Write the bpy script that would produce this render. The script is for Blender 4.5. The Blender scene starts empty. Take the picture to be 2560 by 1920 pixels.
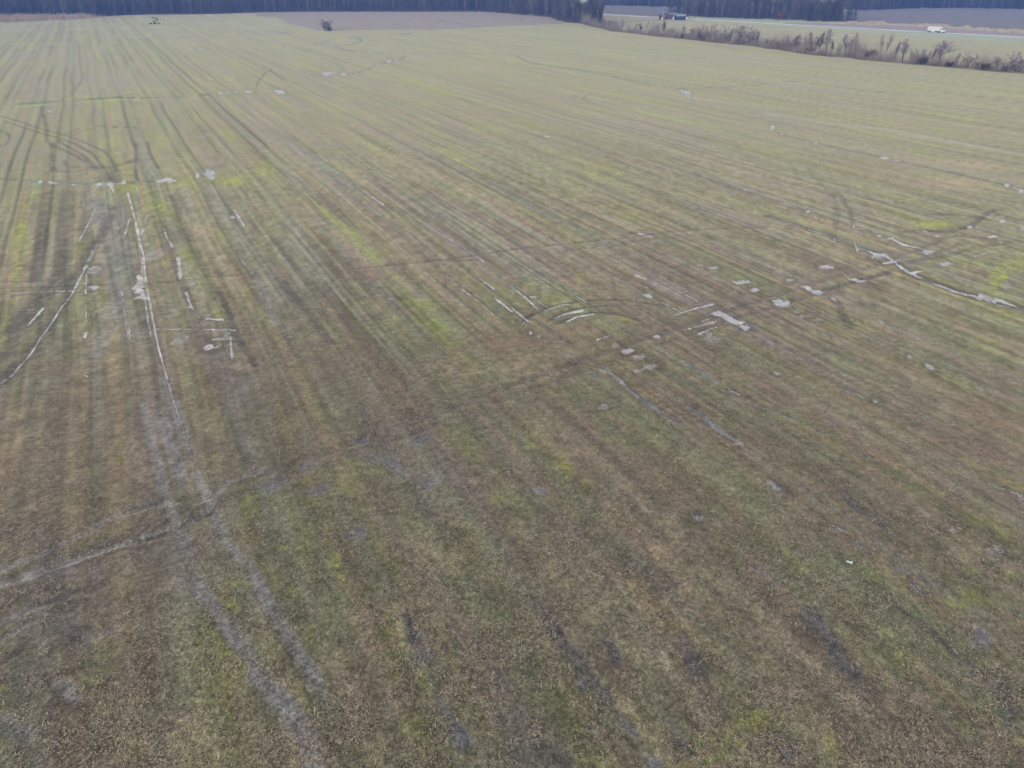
import bpy, bmesh, math, random
import numpy as np
from mathutils import Vector, Matrix
random.seed(7); RNG = np.random.default_rng(7)
SC = bpy.context.scene
COL = SC.collection

# ------------------------------------------------------------------ camera
F, H, YH = 1775.0, 36.0, -60.0                  # focal length in photo pixels, height in metres, horizon row
PITCH = math.atan((960 - YH) / F); PS, PC = math.sin(PITCH), math.cos(PITCH)
cam = bpy.data.objects.new('camera', bpy.data.cameras.new('camera')); COL.objects.link(cam)
cam.data.sensor_width = 36; cam.data.lens = 36 * F / 2560
cam.location = (0, 0, H); cam.rotation_euler = (math.pi / 2 - PITCH, 0, 0)
cam.data.clip_start = 0.5; cam.data.clip_end = 9000
SC.camera = cam

# ------------------------------------------------------------------ overcast light
SUN_EL, SUN_AZ = math.radians(42), math.radians(200)
W = bpy.data.worlds.new('World'); SC.world = W; W.use_nodes = True
wn = W.node_tree; bg = wn.nodes['Background']
sky = wn.nodes.new('ShaderNodeTexSky'); sky.sky_type = 'NISHITA'; sky.sun_disc = False
sky.sun_elevation = SUN_EL; sky.sun_rotation = SUN_AZ
sky.air_density = 1.0; sky.dust_density = 6.0; sky.ozone_density = 1.0
hs = wn.nodes.new('ShaderNodeHueSaturation'); hs.inputs['Saturation'].default_value = 0.32
wn.links.new(sky.outputs[0], hs.inputs['Color']); wn.links.new(hs.outputs[0], bg.inputs['Color'])
bg.inputs['Strength'].default_value = 0.15
sun = bpy.data.objects.new('sun', bpy.data.lights.new('sun', 'SUN')); COL.objects.link(sun)
sun.data.energy = 0.5; sun.data.angle = math.radians(25); sun.data.color = (1, .96, .9)
sd = Vector((math.sin(SUN_AZ) * math.cos(SUN_EL), math.cos(SUN_AZ) * math.cos(SUN_EL), math.sin(SUN_EL)))
sun.rotation_euler = sd.to_track_quat('Z', 'Y').to_euler()
SC.view_settings.view_transform = 'Standard'; SC.view_settings.look = 'None'
SC.view_settings.exposure = -0.05; SC.view_settings.gamma = 1
SC.render.engine = 'CYCLES'
SC.cycles.max_bounces = 4; SC.cycles.volume_bounces = 1; SC.cycles.use_denoising = True; SC.cycles.denoising_prefilter = 'ACCURATE'
SC.cycles.caustics_reflective = False; SC.cycles.caustics_refractive = False

# ------------------------------------------------------------------ helpers
def P(x, y):
    """photo pixel (2560 x 1920) -> point on the ground"""
    u, v = x - 1280, y - 960
    t = H / (F * PS + v * PC)
    return (t * u, t * (F * PC - v * PS))
def Pn(a):
    a = np.asarray(a, float); u = a[:, 0] - 1280; v = a[:, 1] - 960
    t = H / (F * PS + v * PC)
    return np.stack([t * u, t * (F * PC - v * PS)], 1)
def hgt(Y, ytop):
    """height of a point above ground depth Y that the photo shows at row ytop"""
    v = ytop - 960
    return H - (F * Y * PS + v * Y * PC) / (F * PC - v * PS)
ORG = {c: (640 * (i % 4), 480 * (i // 4)) for i, c in enumerate('ABCDEFGHIJKLMNOP')}
def R(reg, pts):
    ox, oy = ORG[reg]
    return [(ox + a / 3.456, oy + b / 3.456) for a, b in pts]

def tag(o, label=None, cat=None, group=None, kind=None):
    if label: o['label'] = label
    if cat: o['category'] = cat
    if group: o['group'] = group
    if kind: o['kind'] = kind
    return o
def mesh_obj(name, verts, faces, mat, parent=None, smooth=False):
    me = bpy.data.meshes.new(name); me.from_pydata([tuple(v) for v in verts], [], [tuple(f) for f in faces]); me.update()
    if mat: me.materials.append(mat)
    if smooth: me.polygons.foreach_set('use_smooth', [True] * len(me.polygons))
    o = bpy.data.objects.new(name, me); COL.objects.link(o); o.parent = parent
    return o
def quad_obj(name, V, n4, mat, cols=None, tri=False):
    """fast mesh of n4 separate quads (or triangles), V is (n4*k, 3); cols one colour per face"""
    k = 3 if tri else 4
    me = bpy.data.meshes.new(name); me.vertices.add(n4 * k); me.vertices.foreach_set('co', np.asarray(V, np.float32).ravel())
    me.loops.add(n4 * k); me.loops.foreach_set('vertex_index', np.arange(n4 * k, dtype=np.int32))
    me.polygons.add(n4); me.polygons.foreach_set('loop_start', np.arange(n4, dtype=np.int32) * k)
    me.update(calc_edges=True)
    if cols is not None:
        at = me.color_attributes.new('tint', 'FLOAT_COLOR', 'POINT')
        c = np.ones((n4 * k, 4), np.float32); c[:, :3] = np.repeat(cols, k, 0); at.data.foreach_set('color', c.ravel())
    me.materials.append(mat)
    o = bpy.data.objects.new(name, me); COL.objects.link(o)
    return o
def empty(name, loc, rz=0):
    o = bpy.data.objects.new(name, None); COL.objects.link(o); o.location = loc; o.rotation_euler = (0, 0, rz); return o
class MB:
    def __init__(s): s.v = []; s.f = []
    def add(s, v, f):
        n = len(s.v); s.v += [tuple(a) for a in v]; s.f += [tuple(i + n for i in q) for q in f]; return s
    def box(s, x0, x1, y0, y1, z0, z1):
        return s.add([(x, y, z) for z in (z0, z1) for x, y in ((x0, y0), (x1, y0), (x1, y1), (x0, y1))],
                     [(3, 2, 1, 0), (4, 5, 6, 7), (0, 1, 5, 4), (1, 2, 6, 5), (2, 3, 7, 6), (3, 0, 4, 7)])
    def bar(s, a, b, r0, r1=None, n=4):
        r1 = r0 if r1 is None else r1
        a, b = Vector(a), Vector(b); d = (b - a).normalized(); q = d.to_track_quat('Z', 'Y')
        vs = []
        for p, r in ((a, r0), (b, r1)):
            for i in range(n):
                t = 2 * math.pi * i / n + math.pi / 4; vs.append(p + q @ Vector((r * math.cos(t), r * math.sin(t), 0)))
        fs = [(i, (i + 1) % n, n + (i + 1) % n, n + i) for i in range(n)] + [tuple(range(n))[::-1], tuple(range(n, 2 * n))]
        return s.add(vs, fs)
    def prism(s, pts, y0, y1):
        """outline in x,z pushed from y0 to y1"""
        n = len(pts)
        vs = [(x, y0, z) for x, z in pts] + [(x, y1, z) for x, z in pts]
        return s.add(vs, [(i, (i + 1) % n, n + (i + 1) % n, n + i) for i in range(n)] + [tuple(range(n))[::-1], tuple(range(n, 2 * n))])
    def disc(s, c, r, w, n=16):
        """wheel with its axle along y"""
        pts = [(c[0] + r * math.cos(2 * math.pi * i / n), c[2] + r * math.sin(2 * math.pi * i / n)) for i in range(n)]
        return s.prism(pts, c[1] - w / 2, c[1] + w / 2)
    def build(s, name, mat, parent=None, bevel=0):
        o = mesh_obj(name, s.v, s.f, mat, parent)
        bm = bmesh.new(); bm.from_mesh(o.data); bmesh.ops.recalc_face_normals(bm, faces=bm.faces); bm.to_mesh(o.data); bm.free()
        if bevel:
            m = o.modifiers.new('bevel', 'BEVEL'); m.width = bevel; m.segments = 2; m.limit_method = 'ANGLE'
        return o

# numpy value noise
def _h(ix, iy, s):
    h = (ix.astype(np.int64) * 374761393 + iy.astype(np.int64) * 668265263 + s * 2147483647) & 0xffffffff
    h = ((h ^ (h >> 13)) * 1274126177) & 0xffffffff
    h = ((h ^ (h >> 16)) * 2246822519) & 0xffffffff
    return ((h ^ (h >> 15)) & 0xffffff) / float(0xffffff)
def vn(x, y, s=0):
    x = np.asarray(x, float); y = np.asarray(y, float)
    ix, iy = np.floor(x), np.floor(y); fx, fy = x - ix, y - iy
    fx = fx * fx * fx * (fx * (fx * 6 - 15) + 10); fy = fy * fy * fy * (fy * (fy * 6 - 15) + 10)
    a, b, c, d = _h(ix, iy, s), _h(ix + 1, iy, s), _h(ix, iy + 1, s), _h(ix + 1, iy + 1, s)
    return (a + (b - a) * fx) * (1 - fy) + (c + (d - c) * fx) * fy
def fbm(x, y, s=0, o=4):
    r = 0; a = .5; n = 0
    for k in range(o):
        c, sn = math.cos(.7 * k), math.sin(.7 * k)
        r = r + a * vn((c * x - sn * y) * 2 ** k + 17.3 * k, (sn * x + c * y) * 2 ** k - 9.1 * k, s + k); n += a; a *= .55
    return r / n
def sst(a, b, x):
    t = np.clip((x - a) / (b - a), 0, 1); return t * t * (3 - 2 * t)

# ------------------------------------------------------------------ materials
def nodemat(name):
    m = bpy.data.materials.new(name); m.use_nodes = True
    return m, m.node_tree, m.node_tree.nodes['Principled BSDF']
def mat(name, col, rough=.8, spec=.3, metal=0, var=.25, scale=3.0, tint=False, stretch=None):
    m, nt, b = nodemat(name)
    tc = nt.nodes.new('ShaderNodeTexCoord'); no = nt.nodes.new('ShaderNodeTexNoise')
    no.inputs['Scale'].default_value = scale; no.inputs['Detail'].default_value = 5
    if stretch:
        mp = nt.nodes.new('ShaderNodeMapping'); mp.inputs['Scale'].default_value = stretch
        nt.links.new(tc.outputs['Object'], mp.inputs[0]); nt.links.new(mp.outputs[0], no.inputs['Vector'])
    else: nt.links.new(tc.outputs['Object'], no.inputs['Vector'])
    mr = nt.nodes.new('ShaderNodeMapRange'); mr.inputs[1].default_value = .3; mr.inputs[2].default_value = .7
    mr.inputs[3].default_value = 1 - var; mr.inputs[4].default_value = 1 + var
    nt.links.new(no.outputs['Fac'], mr.inputs[0])
    mx = nt.nodes.new('ShaderNodeVectorMath'); mx.operation = 'SCALE'
    if tint:
        ca = nt.nodes.new('ShaderNodeVertexColor'); ca.layer_name = 'tint'; nt.links.new(ca.outputs[0], mx.inputs[0])
    else: mx.inputs[0].default_value = col
    nt.links.new(mr.outputs[0], mx.inputs['Scale']); nt.links.new(mx.outputs[0], b.inputs['Base Color'])
    b.inputs['Roughness'].default_value = rough; b.inputs['Specular IOR Level'].default_value = spec; b.inputs['Metallic'].default_value = metal
    return m
M = {}
M['bark'] = mat('bark', (.09, .08, .075), .9, .1)
M['pale_bark'] = mat('pale_bark', (.2, .18, .165), .9, .1)
M['twig'] = mat('twig', (.36, .33, .33), .9, .1)
M['tan_twig'] = mat('tan_twig', (.43, .38, .34), .9, .1)
M['purple_twig'] = mat('purple_twig', (.29, .25, .27), .9, .1)
M['red_twig'] = mat('red_twig', (.12, .07, .06), .9, .1)
M['dark_twig'] = mat('dark_twig', (.16, .145, .145), .9, .1)
M['needle'] = mat('needle', (.018, .034, .024), .8, .2, var=.5)
M['rust_leaf'] = mat('rust_leaf', (.22, .095, .04), .8, .2, var=.4)
M['wood_mass'] = mat('wood_mass', (1, 1, 1), .9, .1, tint=True)
M['blade'] = mat('blade', (1, 1, 1), .85, .15, tint=True)

def ground_material(name, attr=True, col=(.2, .17, .17), sheen=1.0, stripes=None):
    m, nt, b = nodemat(name); L = nt.links.new; N = nt.nodes.new
    tc = N('ShaderNodeTexCoord')
    def noise(scale, detail, rough=.6, vec=None):
        n = N('ShaderNodeTexNoise'); n.inputs['Scale'].default_value = scale; n.inputs['Detail'].default_value = detail
        n.inputs['Roughness'].default_value = rough; L(vec or tc.outputs['Object'], n.inputs['Vector']); return n.outputs['Fac']
    def rng(x, a, c, lo, hi):
        r = N('ShaderNodeMapRange'); L(x, r.inputs[0])
        for i, q in enumerate((a, c, lo, hi)): r.inputs[i + 1].default_value = q
        return r.outputs[0]
    def mul(x, y):
        q = N('ShaderNodeMath'); q.operation = 'MULTIPLY'; L(x, q.inputs[0]); L(y, q.inputs[1]); return q.outputs[0]
    if attr:
        a = N('ShaderNodeVertexColor'); a.layer_name = 'soil'; base = a.outputs[0]; wet = a.outputs[1]
    else:
        rgb = N('ShaderNodeRGB'); rgb.outputs[0].default_value = (*col, 1); base = rgb.outputs[0]; wet = None
    f = mul(rng(noise(13, 3, .8), .3, .7, .25, 1.85), rng(noise(26, 2, .7), .3, .7, .5, 1.55))
    if attr:                                           # the finest grain fades out with the mesh resolution
        fi = N('ShaderNodeAttribute'); fi.attribute_name = 'fine'; mm = N('ShaderNodeMix'); mm.data_type = 'FLOAT'
        L(fi.outputs['Fac'], mm.inputs['Factor']); mm.inputs['A'].default_value = 1; L(f, mm.inputs['B']); f = mm.outputs['Result']
    else: f = rng(f, 0, 2, .85, 1.15)
    f = mul(f, rng(noise(2.2, 5, .7), .3, .7, .6, 1.44))
    if stripes:
        mp = N('ShaderNodeMapping'); mp.inputs['Rotation'].default_value = (0, 0, stripes[0]); mp.inputs['Scale'].default_value = (stripes[1], stripes[1] * .05, 1)
        L(tc.outputs['Object'], mp.inputs[0]); f = mul(f, rng(noise(1, 4, .6, mp.outputs[0]), .3, .7, .6, 1.42))
    sc = N('ShaderNodeVectorMath'); sc.operation = 'SCALE'; L(base, sc.inputs[0]); L(f, sc.inputs['Scale'])
    # pale bits of chopped straw and dark gaps lying in the cover
    vo = N('ShaderNodeTexVoronoi'); vo.inputs['Scale'].default_value = 9; vo.inputs['Randomness'].default_value = 1
    mp2 = N('ShaderNodeMapping'); mp2.inputs['Scale'].default_value = (1, .55, 1); mp2.inputs['Rotation'].default_value = (0, 0, .6)
    L(tc.outputs['Object'], mp2.inputs[0]); L(mp2.outputs[0], vo.inputs['Vector'])
    straw = mul(rng(vo.outputs['Distance'], .12, .34, 1, 0), rng(noise(.9, 3), .45, .62, 0, .32))
    mx = N('ShaderNodeMix'); mx.data_type = 'RGBA'; L(mul(straw, fi.outputs['Fac']) if attr else straw, mx.inputs['Factor']); L(sc.outputs[0], mx.inputs['A']); mx.inputs['B'].default_value = (.33, .27, .2, 1)
    L(mx.outputs['Result'], b.inputs['Base Color'])
    if wet: L(rng(wet, .3, 1, .85, .35), b.inputs['Roughness'])
    else: b.inputs['Roughness'].default_value = .8
    b.inputs['Specular IOR Level'].default_value = .35
    b.inputs['Sheen Weight'].default_value = sheen; b.inputs['Sheen Roughness'].default_value = .3; st = N('ShaderNodeVectorMath'); st.operation = 'SCALE'; L(base, st.inputs[0]); st.inputs['Scale'].default_value = 9.6; L(st.outputs[0], b.inputs['Sheen Tint'])
    bp = N('ShaderNodeBump'); bp.inputs['Strength'].default_value = .8; bp.inputs['Distance'].default_value = .05
    L(noise(13, 3, .7), bp.inputs['Height']); L(bp.outputs[0], b.inputs['Normal'])
    if attr:
        wa = N('ShaderNodeAttribute'); wa.attribute_name = 'water'; nz = rng(noise(5.5, 4, .75), .3, .7, -.34, .34); ad = N('ShaderNodeMath'); ad.operation = 'ADD'; L(wa.outputs['Fac'], ad.inputs[0]); L(nz, ad.inputs[1])
        fac = mul(rng(ad.outputs[0], .32, .78, 0, .97), rng(wa.outputs['Fac'], .02, .12, 0, 1))
        wb = N('ShaderNodeBsdfPrincipled'); wb.inputs['Base Color'].default_value = (.58, .575, .59, 1); wb.inputs['Roughness'].default_value = .2; wb.inputs['IOR'].default_value = 1.12; wr = N('ShaderNodeMix'); wr.data_type = 'RGBA'; wr.inputs['A'].default_value = (.34, .33, .335, 1); wr.inputs['B'].default_value = (.76, .755, .77, 1); L(rng(noise(.45, 4, .65), .36, .62, 0, 1), wr.inputs['Factor']); L(wr.outputs['Result'], wb.inputs['Base Color'])  # pale tone stands in for reflected sky, darker tone is muddy water
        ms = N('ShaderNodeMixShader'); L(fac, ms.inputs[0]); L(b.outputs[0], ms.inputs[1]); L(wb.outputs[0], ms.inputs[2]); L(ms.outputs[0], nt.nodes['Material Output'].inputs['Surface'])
    return m
M['field'] = ground_material('field')
M['plough'] = ground_material('plough', False, (.132, .114, .094), .7, (math.radians(-62), .25))
M['plough_far'] = ground_material('plough_far', False, (.11, .1, .1), .4, (math.radians(-50), .2))
M['verge'] = ground_material('verge', False, (.14, .122, .118), .6)
M['road'] = mat('road', (.8, .78, .8), .5, .4, var=.06, scale=.6)
M['lane'] = mat('lane', (.36, .33, .3), .8, .3, var=.2, scale=.5)
M['line'] = mat('line', (.75, .74, .7), .6, .3, var=.1)
M['yellow_line'] = mat('yellow_line', (.6, .42, .06), .6, .3, var=.1)
def water_mat(name, col, rough, bump):
    m, nt, b = nodemat(name)
    b.inputs['Base Color'].default_value = (*col, 1); b.inputs['Roughness'].default_value = rough; b.inputs['IOR'].default_value = 1.16
    no = nt.nodes.new('ShaderNodeTexNoise'); no.inputs['Scale'].default_value = 2.2; no.inputs['Detail'].default_value = 3
    tc = nt.nodes.new('ShaderNodeTexCoord'); nt.links.new(tc.outputs['Object'], no.inputs['Vector'])
    bp = nt.nodes.new('ShaderNodeBump'); bp.inputs['Strength'].default_value = bump; bp.inputs['Distance'].default_value = .02
    nt.links.new(no.outputs[0], bp.inputs['Height']); nt.links.new(bp.outputs[0], b.inputs['Normal'])
    return m
M['water'] = water_mat('water', (.5, .495, .515), .18, .06)  # sky reflection of the pools put into a pale base colour
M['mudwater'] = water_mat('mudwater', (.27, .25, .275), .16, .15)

# ------------------------------------------------------------------ the field: what is printed on it
ROW = math.radians(152); RD = (math.sin(ROW), math.cos(ROW)); RN = (-RD[1], RD[0])     # along and across the drilled rows
TR = []          # (points in photo pixels, half width in metres, strength, kind)
def T(reg, pts, w=.45, s=.5, kind='dark'): TR.append((R(reg, pts), w, s, kind))
# curved wheel marks, headland turns
T('A', [(350,910),(380,1020),(405,1130),(400,1210),(450,1260),(560,1300),(700,1370),(820,1450)], .6)
T('A', [(680,390),(690,560),(710,650),(700,700),(640,790),(520,870)], .6, .35)
for p in ([(0,1000),(200,1060),(400,1130),(600,1180),(750,1240),(900,1310),(960,1380),(1010,1480)],
          [(20,1040),(250,1120),(500,1190),(640,1240),(800,1330),(880,1430),(960,1560)],
          [(500,1210),(600,1280),(720,1340),(800,1420)],
          [(560,1160),(700,1110),(900,1090),(1150,1095),(1200,1110)], [(600,1175),(750,1120),(950,1100),(1100,1105)],
          [(450,1440),(480,1475),(600,1490),(800,1465),(1000,1440),(1180,1390),(1330,1370)],
          [(560,1400),(580,1440),(640,1450),(850,1445),(1050,1420),(1180,1370)],
          [(0,1130),(60,1150),(85,1190),(60,1240),(0,1265)], [(1170,1240),(1170,1400),(1180,1560)], [(1270,1220),(1300,1340),(1370,1460)]):
    T('A', p, .42, .52)
T('A', [(840,1430),(900,1470),(960,1560)], 1.6, .45)
T('A', [(450,1240),(455,1400),(450,1480)], .7, .5)
for p in ([(0,760),(20,700),(90,620),(130,600)], [(60,560),(120,600),(250,700)], [(0,620),(80,590)]): T('B', p, .5, .4)
T('B', [(350,420),(560,490),(700,550),(755,590),(740,610)], .6, .35)
T('C', [(530,860),(560,830),(610,830)], .4, .4); T('C', [(600,860),(640,825),(740,805)], .4, .4); T('C', [(610,855),(700,900),(900,960)], .5, .3)
T('C', [(0,310),(150,325),(440,355)], .9, .4); T('C', [(800,310),(1000,318)], 1.0, .35); T('C', [(1760,395),(1990,440)], 1.0, .35)
# cross ways over the rows
T('A', [(0,355),(400,352),(840,360),(1250,340),(1600,322),(1900,295)], .9, .6, 'creek')
T('A', [(0,280),(300,300),(550,280)], .6, .35); T('A', [(560,270),(1000,262),(1300,260)], .5, .25)
T('A', [(1040,270),(1330,268)], .5, .3); T('A', [(1170,212),(1290,207)], 2.5, .5); T('A', [(1390,210),(1460,213)], 2.0, .4)
T('A', [(0,905),(300,890),(600,865),(870,850),(1050,840),(1250,848),(1500,835),(1700,825),(1850,810),(2000,800),(2212,795)], .6, .85, 'creek')
T('A', [(0,925),(300,910),(600,882),(870,868),(1050,858),(1250,862)], .7, .7, 'lime')
T('A', [(0,655),(300,650),(420,650)], .5, .3)
T('A', [(0,1540),(150,1555),(340,1575),(500,1580),(650,1595),(850,1590),(960,1585),(1080,1580),(1300,1570),(1500,1550)], .7, .4, 'creek')
T('B', [(690,400),(760,430),(840,442),(1000,455),(1230,465),(1500,455),(1800,460),(2212,475)], .9, .55, 'creek')
T('B', [(690,400),(780,390),(845,380),(920,350),(860,325),(1000,310),(1250,295),(1390,280)], .9, .55, 'creek')
T('B', [(560,370),(650,340),(850,325)], 1.0, .3, 'creek')
T('B', [(1290,490),(1220,515),(1150,532),(1055,556),(985,585),(955,604),(860,635),(750,640)], .8, .5, 'creek')
T('C', [(0,470),(160,545),(600,605),(1000,690),(1400,765),(1480,775)], .8, .45, 'creek')
T('C', [(1480,770),(1800,755),(2212,730)], .9, .4, 'creek'); T('C', [(1560,850),(1900,880),(2212,930)], 1.5, .35, 'mud')
T('D', [(0,735),(130,745),(300,770)], 1.5, .3, 'mud'); T('D', [(150,700),(400,720),(900,790),(1250,830)], 1.1, .4)
T('D', [(50,1120),(110,1160),(320,1215),(430,1245),(700,1300),(980,1355),(1100,1385),(1240,1415),(1500,1470),(1600,1495),(1800,1540),(2050,1595),(2200,1640)], .5, .55, 'creek')
T('D', [(0,980),(500,1060),(1100,1120),(1700,1240),(2212,1330)], 1.6, .4, 'mud')
T('D', [(340,1440),(380,1500),(500,1640)], .5, .3)
# sprayer turn on the right and the far diagonal
T('H', [(560,0),(600,180),(580,330)], .5, .35); T('H', [(600,0),(700,150),(740,300)], .5, .45)
T('H', [(0,210),(150,260),(300,310),(420,345),(540,385),(640,435),(720,460),(800,490),(960,540),(1160,650),(1250,710),(1400,770),(1600,850),(1850,920),(2212,1010)], 1.0, .6, 'creek')
T('H', [(1150,350),(1500,335),(1750,300),(1900,180),(2000,150)], .6, .5); T('H', [(1240,330),(1560,350),(1720,310)], .5, .5)
T('H', [(1400,190),(1700,200),(1900,240)], .5, .5); T('H', [(1100,620),(1500,560),(1800,480),(2212,420)], .6, .4)
T('H', [(480,855),(610,820),(700,780),(880,745),(1050,700)], .5, .5); T('H', [(1620,380),(1900,400),(2212,520)], .6, .5)
T('H', [(560,930),(620,1000),(660,1080),(720,1180)], .6, .45); T('H', [(880,790),(980,860)], .5, .4)
dia = [(0,1458),(428,1296),(509,1238),(694,1169),(1041,1053),(1377,926),(1620,845),(1898,752),(2199,660),(2384,590)]
TR.append((dia, .55, .5, 'brown')); TR.append(([(x + 18, y + 20) for x, y in dia], .5, .42, 'brown'))
TR.append(([(x, y - 22) for x, y in dia[2:]], 1.6, .22, 'brown'))
T('F', [(700,680),(1100,640),(1600,590),(2212,500)], .35, .4, 'brown'); T('F', [(1480,590),(1800,590),(1960,585)], .35, .4)
T('G', [(0,500),(560,440),(860,415),(1110,380),(1400,345),(1600,325),(2212,305)], .35, .5, 'brown')
T('G', [(560,500),(880,470),(1110,420),(1500,390)], .35, .4, 'brown')
for p in ([(130,1080),(240,1030),(380,985),(560,945),(800,930),(1000,935),(1250,975)], [(330,1100),(440,1040),(560,1000),(800,985)],
          [(400,1130),(560,1075),(700,1040),(900,1050),(1100,1110)], [(100,1120),(170,1060)]): T('G', p, .35, .5)
T('E', [(0,780),(330,770),(640,745),(850,735)], .3, .3); T('E', [(0,835),(640,810),(870,800),(1290,790),(1520,770),(1720,745),(2212,700)], .3, .32)
T('E', [(0,640),(400,640),(850,640),(1270,625)], .3, .22); T('E', [(0,900),(640,870),(860,855)], .3, .25)
T('E', [(820,0),(850,200),(880,330)], 1.2, .5, 'damp'); T('E', [(960,0),(1010,260),(1040,520),(1070,760),(1080,960),(1110,1310)], 1.7, .32, 'damp')
T('E', [(600,0),(560,400),(520,700),(330,900),(100,1200)], 1.0, .45); T('E', [(410,0),(370,250),(340,500),(300,760)], .9, .5)
T('E', [(980,130),(900,330),(840,440)], .9, .5); T('E', [(990,970),(880,1250),(760,1500)], 1.3, .35, 'mud')
T('E', [(830,420),(640,760),(540,980),(340,1270),(20,1640)], .9, .4); T('E', [(700,660),(420,900),(200,1180),(0,1420)], .8, .4)
T('E', [(1480,30),(1620,330),(1740,600),(1790,680)], .5, .4); T('E', [(1880,830),(1960,1000),(2090,1320),(2212,1500)], .45, .6)
T('F', [(0,760),(60,880),(160,1080),(240,1230)], .6, .4, 'mud'); T('F', [(230,780),(380,960),(560,1190),(650,1300)], .6, .5)
# the worn way that comes down the left side
T('I', [(1400,-60),(1500,150),(1580,380),(1640,560),(1690,690)], 0.50, .7, 'mud')
T('I', [(1395,300),(1450,480),(1530,680),(1580,920)], 0.53, .85, 'mud')
T('I', [(1230,150),(1280,400),(1390,830),(1440,1000),(1500,1150),(1560,1300),(1640,1480),(1720,1660)], 0.38, .9, 'mud')
T('M', [(1680,0),(1780,180),(1900,350),(2100,620),(2240,830)], 0.46, .95, 'mud')
T('N', [(0,850),(200,1050),(350,1250),(440,1420),(530,1700)], 0.59, .9, 'mud')
T('I', [(1690,760),(1800,1000),(1880,1200),(1950,1350),(2080,1500),(2212,1620)], 0.37, .85, 'mud')
T('N', [(-20,-40),(100,220),(230,440),(340,610),(430,760),(520,930),(600,1120)], 0.43, .8, 'mud')
T('I', [(2250,740),(1960,830),(1850,960),(1780,1080),(1600,1180),(1480,1240),(1100,1350),(700,1490),(300,1620),(-60,1730)], 0.28, .8, 'mud')
T('I', [(1300,1310),(1000,1390),(560,1540),(200,1640)], 0.31, .6, 'mud'); T('I', [(1430,1000),(1200,1060),(1000,1130),(700,1290),(300,1480),(0,1600)], 0.37, .5, 'mud')
T('I', [(1580,1215),(1690,1150),(1780,1115)], .45, .8); T('I', [(1130,1370),(1300,1320),(1480,1275)], .35, .7)  # shade alongside the cross ruts, painted dark into the soil colour
T('I', [(1420,980),(1300,1040),(1100,1100)], .35, .6)
T('M', [(-20,60),(300,0),(620,-60)], 0.37, .6, 'mud'); T('M', [(0,380),(250,290),(560,150)], 0.50, .4, 'mud'); T('M', [(300,240),(560,160),(650,140)], .35, .6)
T('M', [(400,880),(560,1010),(680,1130)], .35, .6); T('M', [(0,560),(180,440),(320,330)], 0.31, .5, 'mud'); T('M', [(20,720),(160,640)], .4, .6)
T('M', [(0,1240),(250,1380)], 0.43, .6, 'mud'); T('M', [(480,900),(650,1050)], 0.43, .5, 'mud'); T('M', [(700,560),(1000,440)], 0.31, .4, 'mud')
# wet wheelings lower right
for reg, pts, w in (('K', [(950,0),(1120,130),(1300,240),(1450,330),(1560,400)], .3), ('K', [(1400,110),(1560,200),(1650,270),(1780,380),(2000,520)], .4),
                    ('K', [(1800,0),(1950,80),(2212,220)], .3), ('K', [(740,180),(830,200)], .4), ('L', [(0,200),(130,260),(280,330)], .3), ('L', [(470,290),(610,350)], .3),
                    ('L', [(0,840),(100,890),(170,920)], .4), ('L', [(560,1220),(680,1270)], .4), ('L', [(700,1310),(800,1400),(900,1450)], .4),
                    ('L', [(1050,1540),(1200,1630)], .3), ('P', [(1200,0),(1300,100),(1420,230)], .2), ('P', [(300,230),(420,370),(560,480)], .5), ('P', [(1820,400),(1860,520),(1830,650)], .5),
                    ('P', [(0,0),(120,80)], .3), ('P', [(100,1500),(230,1560)], .6), ('G', [(850,1560),(960,1650)], .4), ('G', [(1450,1450),(1620,1540),(1720,1600),(1840,1659)], .3),
                    ('G', [(650,1560),(760,1620)], .4), ('G', [(500,1600),(560,1650)], .3), ('J', [(850,510),(1000,470)], .4), ('J', [(880,600),(1100,640),(1250,720),(1330,780)], .6), ('J', [(1330,520),(1560,440)], .5),
                    ('J', [(350,700),(480,740)], .7), ('J', [(1400,820),(1560,880)], .6), ('J', [(400,930),(640,880)], .5), ('J', [(0,930),(300,800)], .5), ('J', [(780,1240),(960,1330)], .7), ('K', [(150,900),(350,940)], .6), ('K', [(1530,1110),(1660,1150)], .4),
                    ('K', [(2050,1550),(2212,1640)], .4), ('O', [(650,1000),(560,850)], .4), ('O', [(900,1200),(1090,1390)], .35), ('O', [(1150,1560),(1300,1659)], .4), ('N', [(1380,430),(1440,600),(1500,760)], .5), ('N', [(1600,1000),(1740,1340),(1900,1560)], .45)):
    T(reg, pts, w, .58, 'wet')
for reg, pts, w in (('O', [(150,100),(350,450),(480,620),(640,830),(760,1000),(900,1180),(1060,1400)], .3), ('N', [(1250,200),(1340,450),(1450,700)], .3), ('O', [(800,480),(900,700),(1000,760)], .4), ('O', [(1350,420),(1550,700),(1700,950)], .4), ('L', [(560,830),(800,1080),(1200,1380)], .4), ('P', [(250,200),(700,760),(1000,1100)], .5)):
    T(reg, pts, w * 1.4, .8, 'soil')
for pts, w, k_ in (([(-10,380),(100,520),(200,680),(300,850),(350,960)], .55, .85), ([(600,430),(720,560),(800,620),(830,700)], .45, .5), ([(170,380),(260,520),(380,640),(470,740)], .4, .55), ([(780,340),(880,410),(1000,490)], .3, .6), ([(420,230),(560,340),(700,470)], .4, .45), ([(0,130),(160,230),(330,380)], .5, .4), ([(900,620),(1000,760),(1060,900)], .5, .5), ([(640,880),(720,960)], .5, .6), ([(1150,560),(1190,680)], .6, .5)):
    TR.append(([(1280 + a * 2.016, 960 + b * 2.016) for a, b in pts], w * 1.15, min(1, k_ * 1.05), 'soil'))
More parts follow.
